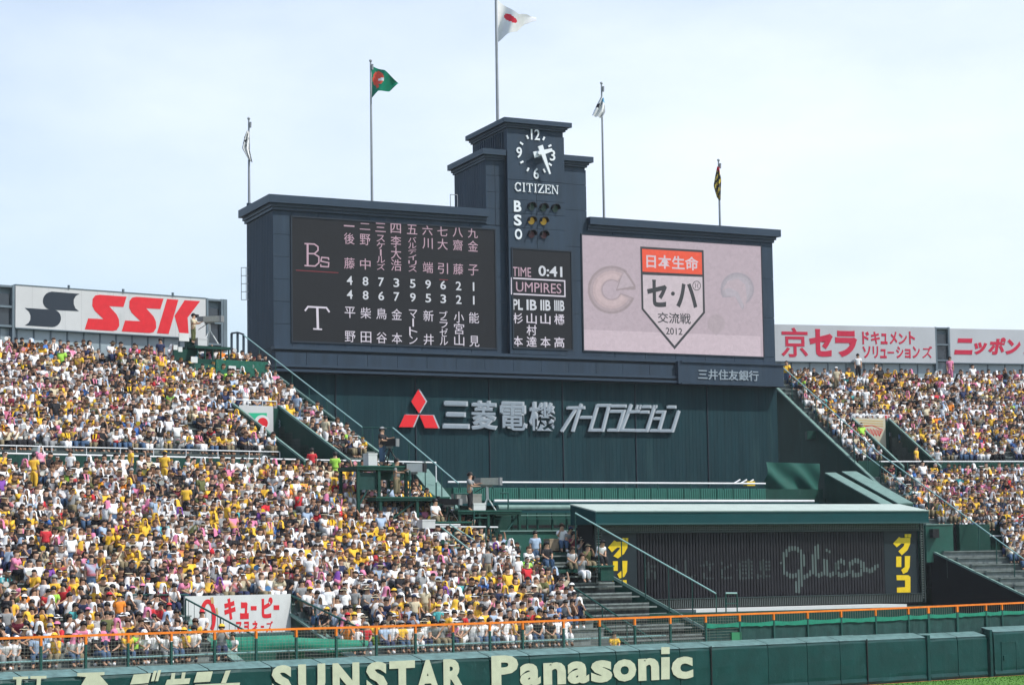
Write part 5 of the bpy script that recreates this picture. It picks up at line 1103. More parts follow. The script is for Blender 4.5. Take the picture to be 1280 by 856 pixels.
deck('high camera platform below the grey frame tower, upper left stand', 246, 287, 432.5, 3.5, 12.5, 1.8, (250, 284), 470) if False else None
def stairs(label, x0, y0, x1, y1, d, n):
    e = empty('steel_stairs', SH.P(*[(lambda q: (q[0], d, q[1]))(SH.tz(x1, y1, d))][0]), label, 'stairs')
    for k in range(n):
        x = x0+(x1-x0)*k/(n-1); y = y0+(y1-y0)*k/(n-1); a = rect(SH, x, x+14, y, y+1.4, d); m = MB(); m.box(SH, a[0], a[1], d, d+.9, a[2], a[3]); m.build('tread', green_cap if k % 2 else green_m, e)
    for off in (0, .95): m = MB(); p0 = SH.tz(x0, y0, d+off); p1 = SH.tz(x1, y1, d+off); m.bar(SH.P(p0[0], d+off, p0[1]), SH.P(p1[0], d+off, p1[1]), .06, .2); m.build('stringer', green_d, e)
    m = MB(); p0 = SH.tz(x0, y0-17, d); p1 = SH.tz(x1, y1-17, d); m.tube(SH.P(p0[0], d, p0[1]), SH.P(p1[0], d, p1[1]), .04); m.build('stair_rail', rail_p, e)
stairs('steel stairs descending beside the lower camera platform', 562, 672, 612, 704, 2.0, 7)
stairs('short green steps between crowd and middle camera platforms', 552, 676, 590, 706, .6, 5)
m = MB(); P_ = [SH.tz(x, y, 3.3) for x, y in ((612, 672), (625, 686), (625, 690), (612, 690))]; m.slab(SH, P_, 3.3, 3.36); m.build('pale_panel', green_cap, DK)
fill = MB(); a = rect(SH, 470, 742, 706, 760, 5.4); fill.box(SH, a[0]-3, a[1], 5.4, 5.6, 2, SH.tz(600, 642, 5.4)[1]); fill.build('deck_backing_wall', green_d, DK)
# upper left platform (under the SSK frame tower), in the left stand frame
UP = empty('camera_platform', P3(WL, 268, 440, 33), 'high camera platform with green netting below the grey frame tower', 'platform', 'steel camera platforms over the stand')
dU = DTOP-2.2
def ubox(x0, x1, y0, y1, d, dep, m_, nm, par=UP): a = rect(WL, x0, x1, y0, y1, d); m = MB(); m.box(WL, a[0], a[1], d, d+dep, a[2], a[3]); return m.build(nm, m_, par)
ubox(244, 288, 431.5, 435, dU, 1.6, green_d, 'deck')
for x in (247, 256, 266, 276, 286): ubox(x, x+1, 435, 452, dU+.1, .1, rail_g, 'leg')
ubox(232, 246, 424, 438, dU+.8, .1, mesh_cloth, 'netting'); ubox(217, 246, 436, 450, dU+.6, .12, green_d, 'netting'); ubox(243, 290, 448, 470, dU-.2, .1, green_d, 'netting'); ubox(270, 335, 449, 478, dU-.6, .1, mat('green_netting', (.012, .10, .07), .8, noise=.3, scale=6), 'netting')
ubox(238, 269, 454, 462, dU-.5, .2, green_m, 'side_box')
for x, y, w, h in ((217, 431, 5, 6), (223, 433.5, 5, 6), (239, 445.5, 8, 7.5), (286, 457, 9, 5.5)): ubox(x, x+w, y, y+h, dU-.7, .05, white_p, 'notice_sheet')
ubox(224, 236.5, 416, 426, dU+.5, .05, white_p, 'notice_sheet'); ubox(284, 336, 447, 455, dU+.9, .5, black_m, 'dark_cover')
# ------------------------------------------------------------------ broadcast cameras
def box_camera(label, lx, ly, dirx, L, foot, Y, col, tripod_m, h=.36, hood=None):
    """long lens camera: (lx,ly) pixel of the body centre, foot = pixel y of tripod feet; dirx = pixel x direction of the lens"""
    c = Vector(atY(lx, ly, Y)); fz = atY(lx, foot, Y)[2]; e = empty('broadcast_camera', (c.x, c.y, fz), label, 'camera')
    ax = Vector((dirx, -.35, -.02)).normalized(); sd_ = ax.cross(Vector((0, 0, 1))).normalized(); up = sd_.cross(ax)
    def ob(a, b, w, hh, off=0): 
        m = MB(); A = c+ax*a+up*off; B = c+ax*b+up*off; p = []
        for q in (A, B):
            p += [q-sd_*w/2-up*hh/2, q+sd_*w/2-up*hh/2, q+sd_*w/2+up*hh/2, q-sd_*w/2+up*hh/2]
        m.add(p, [(0, 1, 2, 3), (4, 7, 6, 5), (0, 4, 5, 1), (1, 5, 6, 2), (2, 6, 7, 3), (3, 7, 4, 0)]); return m
    ob(-L*.22, L*.5, .34, h).build('lens_box', col, e); ob(L*.5, L*.56, .4, h*1.08).build('lens_hood', hood or grey_cam, e)
    ob(-L*.5, -L*.23, .26, h*.8, .03).build('camera_body', grey_cam if col is beige_cam else blk_plastic, e); ob(-L*.62, -L*.5, .2, .18, .2).build('viewfinder', blk_plastic, e)
    ob(-L*.2, L*.2, .12, .12, -h*.62).build('head_plate', grey_cam, e)
    m = MB(); m.tube(c+up*(-h*.7), (c.x, c.y, fz+.75), .07); m.build('pan_column', tripod_m, e)
    for k in range(3):
        a = R_(90+120*k+20); m = MB(); m.tube((c.x, c.y, fz+.8), (c.x+.5*math.cos(a), c.y+.5*math.sin(a), fz), .035); m.build('leg', tripod_m, e)
    m = MB(); m.tube(c+up*(-h*.7)-ax*.1, c-ax*(L*.55)+up*(-.55)-sd_*.2, .02); m.build('pan_handle', blk_plastic, e)
    return e
Yp = lambda px, d=3.5: (lambda q: q[1])(P3(SH, px, 640, d))
box_camera('beige box lens camera on white tripod, on the wide platform', 609, 601.5, 1, 1.35, 641, Yp(609, 3.8), beige_cam, white_p)
box_camera('beige box lens camera beside the man on the highest left platform', 262, 399, 1, 1.45, 430, P3(WL, 262, 430, dU+.6)[1], beige_cam, white_p, .33)
box_camera('white hooded long lens camera on the middle platform', 516, 584.5, 1, 1.2, 619, Yp(516, 4.0), white_p, blk_plastic, .42, blk_plastic)
box_camera('black camera on tripod on the upper left camera platform', 487, 553, 1, .8, 581, Yp(487, 4.8), blk_plastic, blk_plastic, .36)
box_camera('black long lens camera on the lower platform near the seated man', 562, 627, 1, 1.1, 655, Yp(562, 3.0), blk_plastic, blk_plastic, .3)
def crate(label, x0, x1, y0, y1, d, dep, m_, name='equipment_case', fr=SH, cat='case'):
    a = rect(fr, x0, x1, y0, y1, d); e = empty(name, fr.P((a[0]+a[1])/2, d+dep/2, a[2]), label, cat); m = MB(); b = .03; m.box(fr, a[0], a[1], d, d+dep, a[2], a[3]-.08); m.build('body', m_, e)
    m = MB(); m.box(fr, a[0]-.015, a[1]+.015, d-.015, d+dep+.015, a[3]-.08, a[3]); m.build('lid', m_, e); return e
crate('white padded case behind the upper left camera man', 460.5, 471.5, 566, 582, 5.0, .6, white_p); crate('grey box on the high left platform', 247.5, 259, 422, 432, dU+.4, .6, white_sign, fr=WL)
crate('tall brown cardboard box beside the photographers', 687, 698.5, 673, 688, 2.2, .6, card, 'cardboard_box', cat='box'); crate('bright lime green bin on the deck by the black stools', 649.5, 659.5, 701.8, 713, .0, .5, lime, 'bin', cat='bin')
crate('white equipment box under the seated man', 528, 544, 649, 660, 2.0, .6, white_sign); crate('pale green monitor cabinet on the deck', 636, 651, 682, 691, 1.4, .5, green_cap, 'cabinet', cat='cabinet')
crate('dark grey case on the deck beside the lime bin', 661, 669, 702, 714, .1, .5, blk_plastic); crate('grey padded case at the feet of the wide platform camera', 571, 602, 617, 629, 4.8, .6, conc_g); crate('blue and white box on the wide platform', 592, 607, 628.5, 638, 3.6, .5, white_p)
crate('green crate below the upper left platform', 462, 472, 600, 612, 3.4, .5, green_b, 'crate', cat='crate') if False else None
# ================================================================== PEOPLE
def J(**k): return k
BASE = dict(pelvis=(0, 0, .46), spine=(0, -.03, .66), chest=(0, -.06, .88), neck=(0, -.07, 1.02), h0=(0, -.085, 1.11), h1=(0, -.095, 1.215),
            sh=(.17, -.055, .93), el=(.22, -.16, .70), wr=(.13, -.36, .60), ha=(.10, -.43, .58), hip=(.09, -.03, .44), kn=(.13, -.44, .47), an=(.12, -.42, .09), to=(.13, -.56, .04))
def pose(over=None, left=None, right=None, tilt=0, turn=0):
    p = {}
    for k in ('pelvis', 'spine', 'chest', 'neck', 'h0', 'h1'): p[k] = np.array((over or {}).get(k, BASE[k]), float)
    for s, sg, o in (('L', 1, left), ('R', -1, right)):
        for k in ('sh', 'el', 'wr', 'ha', 'hip', 'kn', 'an', 'to'):
            v = np.array((o or {}).get(k, (over or {}).get(k, BASE[k])), float); p[k+s] = v*np.array((sg, 1, 1))
    if tilt:
        for k in p:
            if k[:3] in ('spi', 'che', 'nec', 'h0', 'h1') or k[:2] in ('sh', 'el', 'wr', 'ha') : 
                z = p[k][2]-.46; p[k][1] -= math.sin(R_(tilt))*z; p[k][2] -= (1-math.cos(R_(tilt)))*z
    return p
STAND = dict(pelvis=(0, 0, .93), spine=(0, -.01, 1.12), chest=(0, -.01, 1.33), neck=(0, -.01, 1.47), h0=(0, -.03, 1.555), h1=(0, -.035, 1.66), sh=(.18, 0, 1.38), el=(.23, .0, 1.12), wr=(.23, -.08, .88), ha=(.22, -.11, .80), hip=(.09, 0, .88), kn=(.10, -.02, .48), an=(.11, .02, .09), to=(.13, -.14, .04))
POSES = {
 'sit': pose(), 'lean': pose(dict(wr=(.07, -.42, .56), ha=(.04, -.47, .54)), tilt=24), 'back': pose(dict(wr=(.10, -.30, .52), ha=(.05, -.37, .52)), tilt=-6),
 'hold': pose(right=dict(el=(.23, -.22, .74), wr=(.14, -.30, .96), ha=(.12, -.31, 1.04))), 'both': pose(dict(el=(.24, -.24, .76), wr=(.12, -.32, .98), ha=(.07, -.33, 1.05))),
 'chin': pose(left=dict(el=(.16, -.36, .62), wr=(.06, -.24, .98), ha=(.03, -.2, 1.03)), tilt=14), 'raise': pose(left=dict(el=(.27, -.12, 1.08), wr=(.22, -.16, 1.34), ha=(.2, -.17, 1.42))),
 'turn': pose(dict(chest=(.03, -.06, .88), neck=(.05, -.08, 1.02), h0=(.08, -.1, 1.11), h1=(.10, -.11, 1.215))),
 'stand': pose(STAND), 'operate': pose(STAND, left=dict(el=(.22, -.2, 1.2), wr=(.16, -.42, 1.24), ha=(.13, -.5, 1.26)), right=dict(el=(.24, -.14, 1.12), wr=(.18, -.38, 1.12), ha=(.16, -.46, 1.12))),
 'walk': pose(STAND, left=dict(kn=(.10, -.2, .52), an=(.11, -.18, .12), to=(.12, -.34, .08)), right=dict(kn=(.1, .04, .48), an=(.11, .22, .12), to=(.12, .10, .04))),
}
RAD = dict(pelvis=.15, spine=.135, chest=.15, neck=.058, h0=.076, h1=.09, sh=.068, el=.045, wr=.032, ha=.028, hip=.10, kn=.072, an=.048, to=.045)
def skin(nodes, edges, root, sub, name):
    me = bpy.data.meshes.new(name); keys = list(nodes); ix = {k: i for i, k in enumerate(keys)}
    me.from_pydata([tuple(nodes[k][0]) for k in keys], [(ix[a], ix[b]) for a, b in edges], []); o = bpy.data.objects.new(name, me); COL.objects.link(o)
    md = o.modifiers.new('s', 'SKIN'); md.use_smooth_shade = True
    if hasattr(md, 'branch_smoothing'): md.branch_smoothing = .3
    if sub: ms = o.modifiers.new('u', 'SUBSURF'); ms.levels = sub; ms.render_levels = sub
    lay = me.skin_vertices[0].data if me.skin_vertices else None
    for k in keys: r = nodes[k][1]; lay[ix[k]].radius = r if isinstance(r, tuple) else (r, r); lay[ix[k]].use_root = (k == root)
    dg = bpy.context.evaluated_depsgraph_get(); dg.update(); out_ = bpy.data.meshes.new_from_object(o.evaluated_get(dg)); out_.name = name; bpy.data.objects.remove(o); bpy.data.meshes.remove(me); return out_
def mk(pz, what, sub):
    g_ = 1.22 if sub else 1.05; N_ = {}; E_ = []
    R2_ = lambda k: RAD[k]*g_
    if what == 'body':
        for k in ('pelvis', 'spine', 'chest', 'neck', 'h0', 'h1'): N_[k] = (pz[k], (R2_(k)*1.05, R2_(k)*.8) if k in ('pelvis', 'spine', 'chest') else R2_(k))
        E_ = [('pelvis', 'spine'), ('spine', 'chest'), ('chest', 'neck'), ('neck', 'h0'), ('h0', 'h1')]
        for s in 'LR':
            for k in ('sh', 'el', 'wr', 'ha', 'hip', 'kn', 'an', 'to'): N_[k+s] = (pz[k+s], R2_(k)*.9)
            E_ += [('chest', 'sh'+s), ('sh'+s, 'el'+s), ('el'+s, 'wr'+s), ('wr'+s, 'ha'+s), ('pelvis', 'hip'+s), ('hip'+s, 'kn'+s), ('kn'+s, 'an'+s), ('an'+s, 'to'+s)]
            if sub:   # four fingers and a thumb
                sg = 1 if s == 'L' else -1; d = pz['ha'+s]-pz['wr'+s]; d = d/np.linalg.norm(d); sd_ = np.cross(d, (0, 0, 1)); sd_ = sd_/max(np.linalg.norm(sd_), .01)
                for q in range(4):
                    a = pz['ha'+s]+sd_*(q-1.5)*.02+d*.03; L = (.05, .06, .055, .042)[q]; b = a+d*L+np.array((0, 0, -.018)); N_['f%d%s' % (q, s)] = (b, .011); N_['k%d%s' % (q, s)] = (a, .012); E_ += [('ha'+s, 'k%d%s' % (q, s)), ('k%d%s' % (q, s), 'f%d%s' % (q, s))]
                N_['th'+s] = (pz['wr'+s]+d*.05-sd_*sg*.045, .013); E_.append(('ha'+s, 'th'+s))
        if sub: N_['nose'] = (pz['h0']+np.array((0, -.105, .045)), .016); E_.append(('h0', 'nose'))
        return skin(N_, E_, 'pelvis', sub, 'body')
    if what == 'shirt':
        m_ = lambda a, b, f: pz[a]*(1-f)+pz[b]*f
        N_ = {'w0': (m_('pelvis', 'spine', -.12), (.165*g_, .135*g_)), 'w': (m_('pelvis', 'spine', .3), (.175*g_, .14*g_)), 'spine': (pz['spine'], (.155*g_, .125*g_)), 'chest': (pz['chest'], (.175*g_, .135*g_)), 'col': (m_('chest', 'neck', .55), .088*g_)}
        E_ = [('w0', 'w'), ('w', 'spine'), ('spine', 'chest'), ('chest', 'col')]
        for s in 'LR': N_['s'+s] = (pz['sh'+s], .093*g_); N_['a'+s] = (m_('sh'+s, 'el'+s, .8), .07*g_); E_ += [('chest', 's'+s), ('s'+s, 'a'+s)]
        return skin(N_, E_, 'chest', sub, 'shirt')
    if what == 'trousers':
        N_ = {'pelvis': (pz['pelvis'], (.185*g_, .15*g_)), 'w': (pz['pelvis']*.5+pz['spine']*.5, (.15*g_, .12*g_))}; E_ = [('pelvis', 'w')]
        for s in 'LR':
            N_['h'+s] = (pz['hip'+s], .118*g_); N_['k'+s] = (pz['kn'+s], .09*g_); N_['a'+s] = (pz['an'+s]*.85+pz['kn'+s]*.15, .073*g_); E_ += [('pelvis', 'h'+s), ('h'+s, 'k'+s), ('k'+s, 'a'+s)]
        return skin(N_, E_, 'pelvis', sub, 'trousers')
    if what == 'shoes':
        N_ = {}; 
        for s in 'LR': N_['a'+s] = (pz['an'+s], .06*g_); N_['t'+s] = (pz['to'+s], .055*g_); E_ += [('a'+s, 't'+s)]
        return skin(N_, E_, 'aL', sub, 'shoes')
# headwear (around the head centre)
def dome(nu, nv, r, sc, cut, back=0.0):
    """half shell open below; cut = lowest polar angle"""
    v = []; f = []
    for j in range(nv+1):
        for i in range(nu):
            ph = 2*math.pi*i/nu; c_ = cut+(back*max(0, math.sin(ph))) ; c_ = c_-(12*max(0, -math.sin(ph)) if back > 20 else 0); th = R_(c_)*j/nv
            v.append((r*sc[0]*math.sin(th)*math.cos(ph), r*sc[1]*math.sin(th)*math.sin(ph), r*sc[2]*math.cos(th)))
    for j in range(nv):
        for i in range(nu): f.append((j*nu+i, (j+1)*nu+i, (j+1)*nu+(i+1) % nu, j*nu+(i+1) % nu))
    return v, f
def headwear(kind, hi=True):
    nu, nv = (14, 6) if hi else (7, 3); v, f = [], []
    def add(vv, ff): n = len(v); v.extend(vv); f.extend([tuple(i+n for i in q) for q in ff])
    if kind == 'hair': add(*dome(nu, nv, .136, (.92, 1.06, 1.0), 90, 42))
    if kind == 'long_hair':
        add(*dome(nu, nv, .134, (.95, 1.06, 1.0), 92, 45))
        n = nu; pts = []
        for j in range(3):
            for i in range(n+1):
                ph = math.pi*i/n*1.1-.05*math.pi; pts.append(((.115-.01*j)*math.cos(ph), .02+(.118)*max(math.sin(ph), -.2)+.01*j, .0-.11*j))
        add(pts, [(j*(n+1)+i, j*(n+1)+i+1, (j+1)*(n+1)+i+1, (j+1)*(n+1)+i) for j in range(2) for i in range(n)])
    if kind == 'cap':
        add(*dome(nu, nv, .128, (.95, 1.05, .95), 80, 12)); add([(-.085, -.09, .04), (.085, -.09, .04), (.07, -.2, .02), (0, -.225, .025), (-.07, -.2, .02), (-.085, -.09, .052), (.085, -.09, .052), (.07, -.2, .034), (0, -.225, .04), (-.07, -.2, .034)], [(0, 1, 2, 3, 4), (9, 8, 7, 6, 5), (1, 6, 7, 2), (2, 7, 8, 3), (3, 8, 9, 4)])
    if kind == 'sun_hat':
        add(*dome(nu, nv, .125, (.95, 1.0, .95), 84)); n = nu; a = [(.115*math.cos(2*math.pi*i/n), .12*math.sin(2*math.pi*i/n), .02) for i in range(n)]; b = [(.21*math.cos(2*math.pi*i/n), .22*math.sin(2*math.pi*i/n), -.02+.012*math.sin(i*2.1)) for i in range(n)]
        c = [(p[0], p[1], p[2]+.008) for p in b]; add(a+b+c, [(i, (i+1) % n, n+(i+1) % n, n+i) for i in range(n)]+[(i, 2*n+i, 2*n+(i+1) % n, (i+1) % n) for i in range(n)])
    if kind == 'towel':
        n = nu+2; pts = []; lv = [(.02, .135, 0), (.085, .118, 0), (.13, .06, 0), (.145, -.03, .0), (.15, -.13, .02), (.19, -.22, .04), (.225, -.27, .04)] if hi else [(.07, .125, 0), (.14, .04, 0), (.155, -.11, .02), (.22, -.26, .04)]
        for r, z, y in lv:
            for i in range(n+1):
                ph = R_(-62+304*i/n) if z < .05 else R_(-90+360*i/n); pts.append((r*math.cos(ph)*(1+.05*math.sin(i*2.3)), y+r*1.02*math.sin(ph), z+.01*math.sin(i*1.9)))
        add(pts, [(j*(n+1)+i, j*(n+1)+i+1, (j+1)*(n+1)+i+1, (j+1)*(n+1)+i) for j in range(len(lv)-1) for i in range(n)])
    return v, f
dbox(448, 474, 590, 612, 4.4, .1, mesh_cloth, 'netting_panel'); dbox(474, 512, 588, 600, 6.0, .1, green_d, 'netting_panel'); dbox(476, 560, 627, 640, 5.6, .1, mesh_cloth, 'netting_panel')
HK = ['hair', 'long_hair', 'cap', 'sun_hat', 'towel']
def head_c(pz): return pz['h1']*.85+pz['h0']*.15+np.array((0, .018, -.004))
HI = {}; LO = {}
for nm, pz in POSES.items():
    HI[nm] = {w: mk(pz, w, 1) for w in ('body', 'shirt', 'trousers', 'shoes')}
    LO[nm] = {}
    for w in ('body', 'shirt', 'trousers'):
        me = mk(pz, w, 0); vv = np.empty(len(me.vertices)*3, 'f'); me.vertices.foreach_get('co', vv); LO[nm][w] = (vv.reshape(-1, 3), [tuple(p.vertices) for p in me.polygons]); bpy.data.meshes.remove(me)
HMESH = {}
for k in HK:
    v, f = headwear(k, True); me = bpy.data.meshes.new(k); me.from_pydata(v, [], f); me.polygons.foreach_set('use_smooth', [True]*len(f)); HMESH[k] = me
HLO = {k: headwear(k, False) for k in HK}
cm = lambda n, c: mat(n, c, .8, noise=.1, scale=9)
CL = {'white': (.8, .8, .81), 'yellow': (.82, .49, .05), 'black': (.018, .018, .022), 'pale blue': (.35, .45, .6), 'pink': (.68, .22, .36), 'red': (.55, .03, .04), 'grey': (.25, .26, .27), 'navy': (.025, .035, .09), 'cream': (.55, .48, .34), 'olive': (.12, .13, .05), 'lime green': (.35, .65, .08), 'blue': (.06, .16, .45), 'orange': (.8, .25, .03), 'brown': (.14, .07, .04), 'maroon': (.18, .02, .04), 'turquoise': (.08, .4, .42), 'khaki': (.22, .18, .11), 'denim blue': (.06, .11, .2), 'purple': (.2, .07, .35)}
CM = {k: cm(k.replace(' ', '_')+'_cloth', v) for k, v in CL.items()}
HAIRM = {'black': mat('black_hair', (.012, .010, .010), .5), 'brown': mat('brown_hair', (.06, .028, .015), .5), 'grey': mat('grey_hair', (.3, .3, .3), .6)}
shirt_w = [('white', 42), ('yellow', 18), ('black', 10), ('pale blue', 5), ('pink', 5), ('red', 3), ('grey', 8), ('navy', 5), ('cream', 6), ('olive', 1.5), ('blue', 1.5), ('orange', 1), ('brown', 1.5), ('maroon', 1.5), ('lime green', .6), ('turquoise', .8), ('purple', 1)]
tr_w = [('denim blue', 26), ('black', 18), ('khaki', 20), ('navy', 8), ('grey', 14), ('white', 12)]
def pick(ws): return random.choices([a for a, b in ws], [b for a, b in ws])[0]
def attrs(px=None, py=None):
    sh = pick(shirt_w)
    if px is not None:
        a_ = math.sin(px*.021+py*.034)+math.sin(px*.047-py*.029+1.3)+math.sin(px*.013+py*.071+2.1)
        if sh == 'yellow' and a_ < -.4 and random.random() < .6: sh = 'white'
        elif sh in ('white', 'grey', 'cream') and a_ > 1.1 and random.random() < .5: sh = 'yellow'
        b_ = math.sin(px*.037+py*.018+.5)+math.sin(px*.019-py*.053)
        if b_ > 1.2 and random.random() < .35: sh = 'black'
        if b_ < -1.2 and random.random() < .25: sh = 'white'
    hk = pick([('hair', 40), ('long_hair', 14), ('cap', 21), ('sun_hat', 8), ('towel', 11)])
    if hk in ('hair', 'long_hair'): hc = pick([('black', 62), ('brown', 30), ('grey', 8)])
    elif hk == 'cap': hc = pick([('black', 30), ('white', 25), ('yellow', 20), ('navy', 10), ('grey', 8), ('pink', 4), ('red', 3)])
    elif hk == 'sun_hat': hc = pick([('cream', 50), ('white', 30), ('khaki', 12), ('black', 8)])
    else: hc = pick([('white', 62), ('yellow', 16), ('pink', 12), ('pale blue', 8), ('purple', 2)])
    return sh, pick(tr_w), hk, hc, pick([('sit', 20), ('lean', 30), ('back', 9), ('hold', 12), ('both', 8), ('chin', 8), ('raise', 2), ('turn', 10)])
HN = {'hair': '%s hair', 'long_hair': 'long %s hair', 'cap': '%s cap', 'sun_hat': '%s sun hat', 'towel': '%s towel over head'}
PN = {'sit': 'sitting', 'lean': 'leaning forward', 'back': 'leaning back', 'hold': 'hand raised to face', 'both': 'both hands raised to face', 'chin': 'chin on hand', 'raise': 'arm raised', 'turn': 'head turned', 'stand': 'standing', 'operate': 'standing', 'walk': 'walking'}
SC = 1.0
def person(pos, rz, sh, tr, hk, hc, ps_, label, group='spectators in the left stand', sc=SC, hat=None):
    o = bpy.data.objects.new('person', HI[ps_]['body']); link(o); tag(o, label, 'person', group)
    if not HI[ps_]['body'].materials: HI[ps_]['body'].materials.append(skin_m)
    o.location = pos; o.rotation_euler = (0, 0, rz); o.scale = (sc,)*3
    def child(name, me, m_, loc=(0, 0, 0)):
        if not me.materials: me.materials.append(None)
        c = bpy.data.objects.new(name, me); c.location = loc; link(c, o); c.material_slots[0].link = 'OBJECT'; c.material_slots[0].material = m_; return c
    child('shirt', HI[ps_]['shirt'], CM[sh]); child('trousers', HI[ps_]['trousers'], CM[tr]); child('shoes', HI[ps_]['shoes'], random.choice([CM['black'], CM['white'], CM['grey'], CM['brown']]))
    hcn = head_c(POSES[ps_])
    child(hk, HMESH[hk], HAIRM[hc] if hk in ('hair', 'long_hair') else CM[hc], tuple(hcn+np.array((0, 0, .012))))
    if hk in ('cap', 'sun_hat', 'towel') and hk != 'towel': child('hair', HMESH['hair'], HAIRM['black'], tuple(hcn+np.array((0, .004, -.006))))
    return o
# ---------------- individuals that the photograph singles out
SP = []          # occupied places (pixel boxes) so that seated spectators leave room
def special(px, py, Y, sh, tr, hk, hc, ps_, label, face=0, sc=SC, group=None, lift=0):
    p = atY(px, py, Y); person(tuple(p), face, sh, tr, hk, hc, ps_, label, group, sc); SP.append((px, py))
def YL(px, py): t, d = ramp(px, py); return WL.P(t, d, 0)[1]
special(241.5, 429.5, P3(WL, 241, 430, dU+.6)[1], 'cream', 'olive', 'hair', 'black', 'operate', 'camera man in cream shirt standing at the highest left platform camera', R_(75), .97)
special(477.5, 582, Yp(477, 5.2), 'black', 'denim blue', 'cap', 'grey', 'operate', 'camera man in black shirt and jeans on upper left platform', R_(70), 1.12)
special(496, 622, Yp(497, 4.4), 'grey', 'khaki', 'hair', 'black', 'operate', 'man in grey shirt behind the white long lens camera', R_(60), 1.12)
special(587.5, 639, Yp(588, 3.8), 'grey', 'black', 'hair', 'black', 'operate', 'camera man in grey shirt behind the beige box lens camera', R_(80), 1.13)
special(543, 660, Yp(543, 3.2), 'white', 'khaki', 'hair', 'black', 'sit', 'man in white shirt sitting on the lower camera platform', R_(40), 1.12)
special(669.5, 712.5, Yp(669, .8), 'pale blue', 'denim blue', 'hair', 'black', 'stand', 'man in pale blue shirt and jeans standing on the deck', R_(15), 1.12)
special(683, 714, Yp(683, .5), 'black', 'denim blue', 'cap', 'black', 'sit', 'photographer in black seated beside the man in pale blue shirt', R_(20), 1.15)
special(702, 690, Yp(702, 2.4), 'white', 'denim blue', 'hair', 'brown', 'hold', 'man in white shirt and jeans seated at the top beside the cardboard box', R_(15), 1.12)
special(717, 700, Yp(717, 1.9), 'maroon', 'black', 'hair', 'black', 'both', 'photographer in red shirt beside the white shirted man', R_(25), 1.12)
special(727, 708, Yp(727, 1.4), 'grey', 'grey', 'sun_hat', 'cream', 'both', 'photographer in grey vest and cream hat on the deck', R_(25), 1.15)
special(738, 703, Yp(738, 1.9), 'white', 'white', 'hair', 'black', 'both', 'person in white near the left edge of the billboard', R_(25), 1.12)
special(748, 709, Yp(748, -.8), 'white', 'black', 'cap', 'black', 'lean', 'person in white shirt bending over below the katakana panel', R_(35), 1.1)
special(727, 728, Yp(727, -1.0), 'grey', 'white', 'hair', 'brown', 'both', 'photographer in grey vest kneeling at the lowest deck edge', R_(30), 1.12)
special(636, 762, YL(640, 752), 'grey', 'khaki', 'hair', 'black', 'stand', 'man in grey shirt standing at the upper right of the crowd', R_(160)) if False else special(610, 728, YL(612, 728), 'grey', 'khaki', 'hair', 'black', 'stand', 'man in grey shirt standing near the crowd edge below the steel stairs', R_(200))
special(647.5, 738, YL(648, 736), 'white', 'white', 'cap', 'white', 'stand', 'man all in white with white cap standing at the crowd edge', R_(20))
special(443.5, 781, YL(443, 779), 'grey', 'olive', 'hair', 'brown', 'stand', 'man in grey shirt standing on the stairs right of the white sign', R_(-10), 1.0)
special(387, 742, YL(387, 741), 'white', 'denim blue', 'cap', 'white', 'stand', 'person in white numbered jersey and jeans seen from behind', R_(180), 1.05)
special(419, 609, YL(419, 604), 'lime green', 'lime green', 'hair', 'black', 'stand', 'person in lime green vest standing at the aisle end', R_(180), 1.05)
special(390, 601, YL(390, 597), 'red', 'denim blue', 'cap', 'black', 'stand', 'person in red shirt standing in the left aisle', R_(180), .98)
special(407, 560, YL(407, 556), 'cream', 'white', 'hair', 'black', 'walk', 'man in beige shirt and white trousers climbing by the diagonal rail', R_(150), 1.0)
special(372, 530, YL(372, 527), 'pale blue', 'denim blue', 'hair', 'black', 'stand', 'man in pale blue shirt standing beside the upper stairway recess', R_(-30), 1.0)
special(163.5, 603, YL(163, 600), 'yellow', 'black', 'hair', 'black', 'stand', 'person in yellow shirt standing in the left cross aisle', R_(-60), 1.0)
special(88, 608, YL(88, 605), 'white', 'navy', 'hair', 'brown', 'stand', 'person in white shirt standing below the aisle rail at far left', R_(-20), 1.0)
special(42, 613, YL(42, 610), 'yellow', 'yellow', 'hair', 'black', 'stand', 'person all in yellow with a raised hand below the aisle rail', R_(170), 1.0)
special(206, 608, YL(206, 610), 'yellow', 'yellow', 'cap', 'yellow', 'stand', 'person in yellow shirt and cap standing right of the aisle centre', R_(170), 1.0)
special(233, 650, YL(233, 648), 'yellow', 'black', 'hair', 'black', 'stand', 'person in plain yellow shirt seen from behind in mid stand', R_(175), 1.0)
special(284, 672, YL(284, 670), 'yellow', 'black', 'cap', 'yellow', 'stand', 'person in yellow shirt bending in the middle of the left stand', R_(120), 1.0)
special(57, 705, YL(57, 703), 'red', 'black', 'hair', 'black', 'stand', 'person in red vest standing in the lower left crowd', R_(-150), 1.0)
special(8, 795, YL(8, 792), 'black', 'khaki', 'hair', 'black', 'stand', 'person in black shirt and khaki trousers standing at far left', R_(150), 1.0)
special(166, 448, YL(200, 445), 'navy', 'navy', 'hair', 'black', 'stand', 'man in dark suit standing near the top row under the SSK board', R_(10), 1.0) if False else special(200.5, 460, YL(200, 458), 'navy', 'navy', 'hair', 'black', 'stand', 'man in dark suit standing near the top right of the left stand', R_(10), .95)
special(724, 790, YL(724, 786), 'yellow', 'yellow', 'sun_hat', 'cream', 'walk', 'person in yellow shirt and straw hat stepping down at the crowd edge', R_(60), 1.0) if False else special(681, 786, YL(681, 775), 'yellow', 'khaki', 'sun_hat', 'cream', 'lean', 'person in yellow shirt and straw hat at the right end of the crowd', R_(40), 1.1)
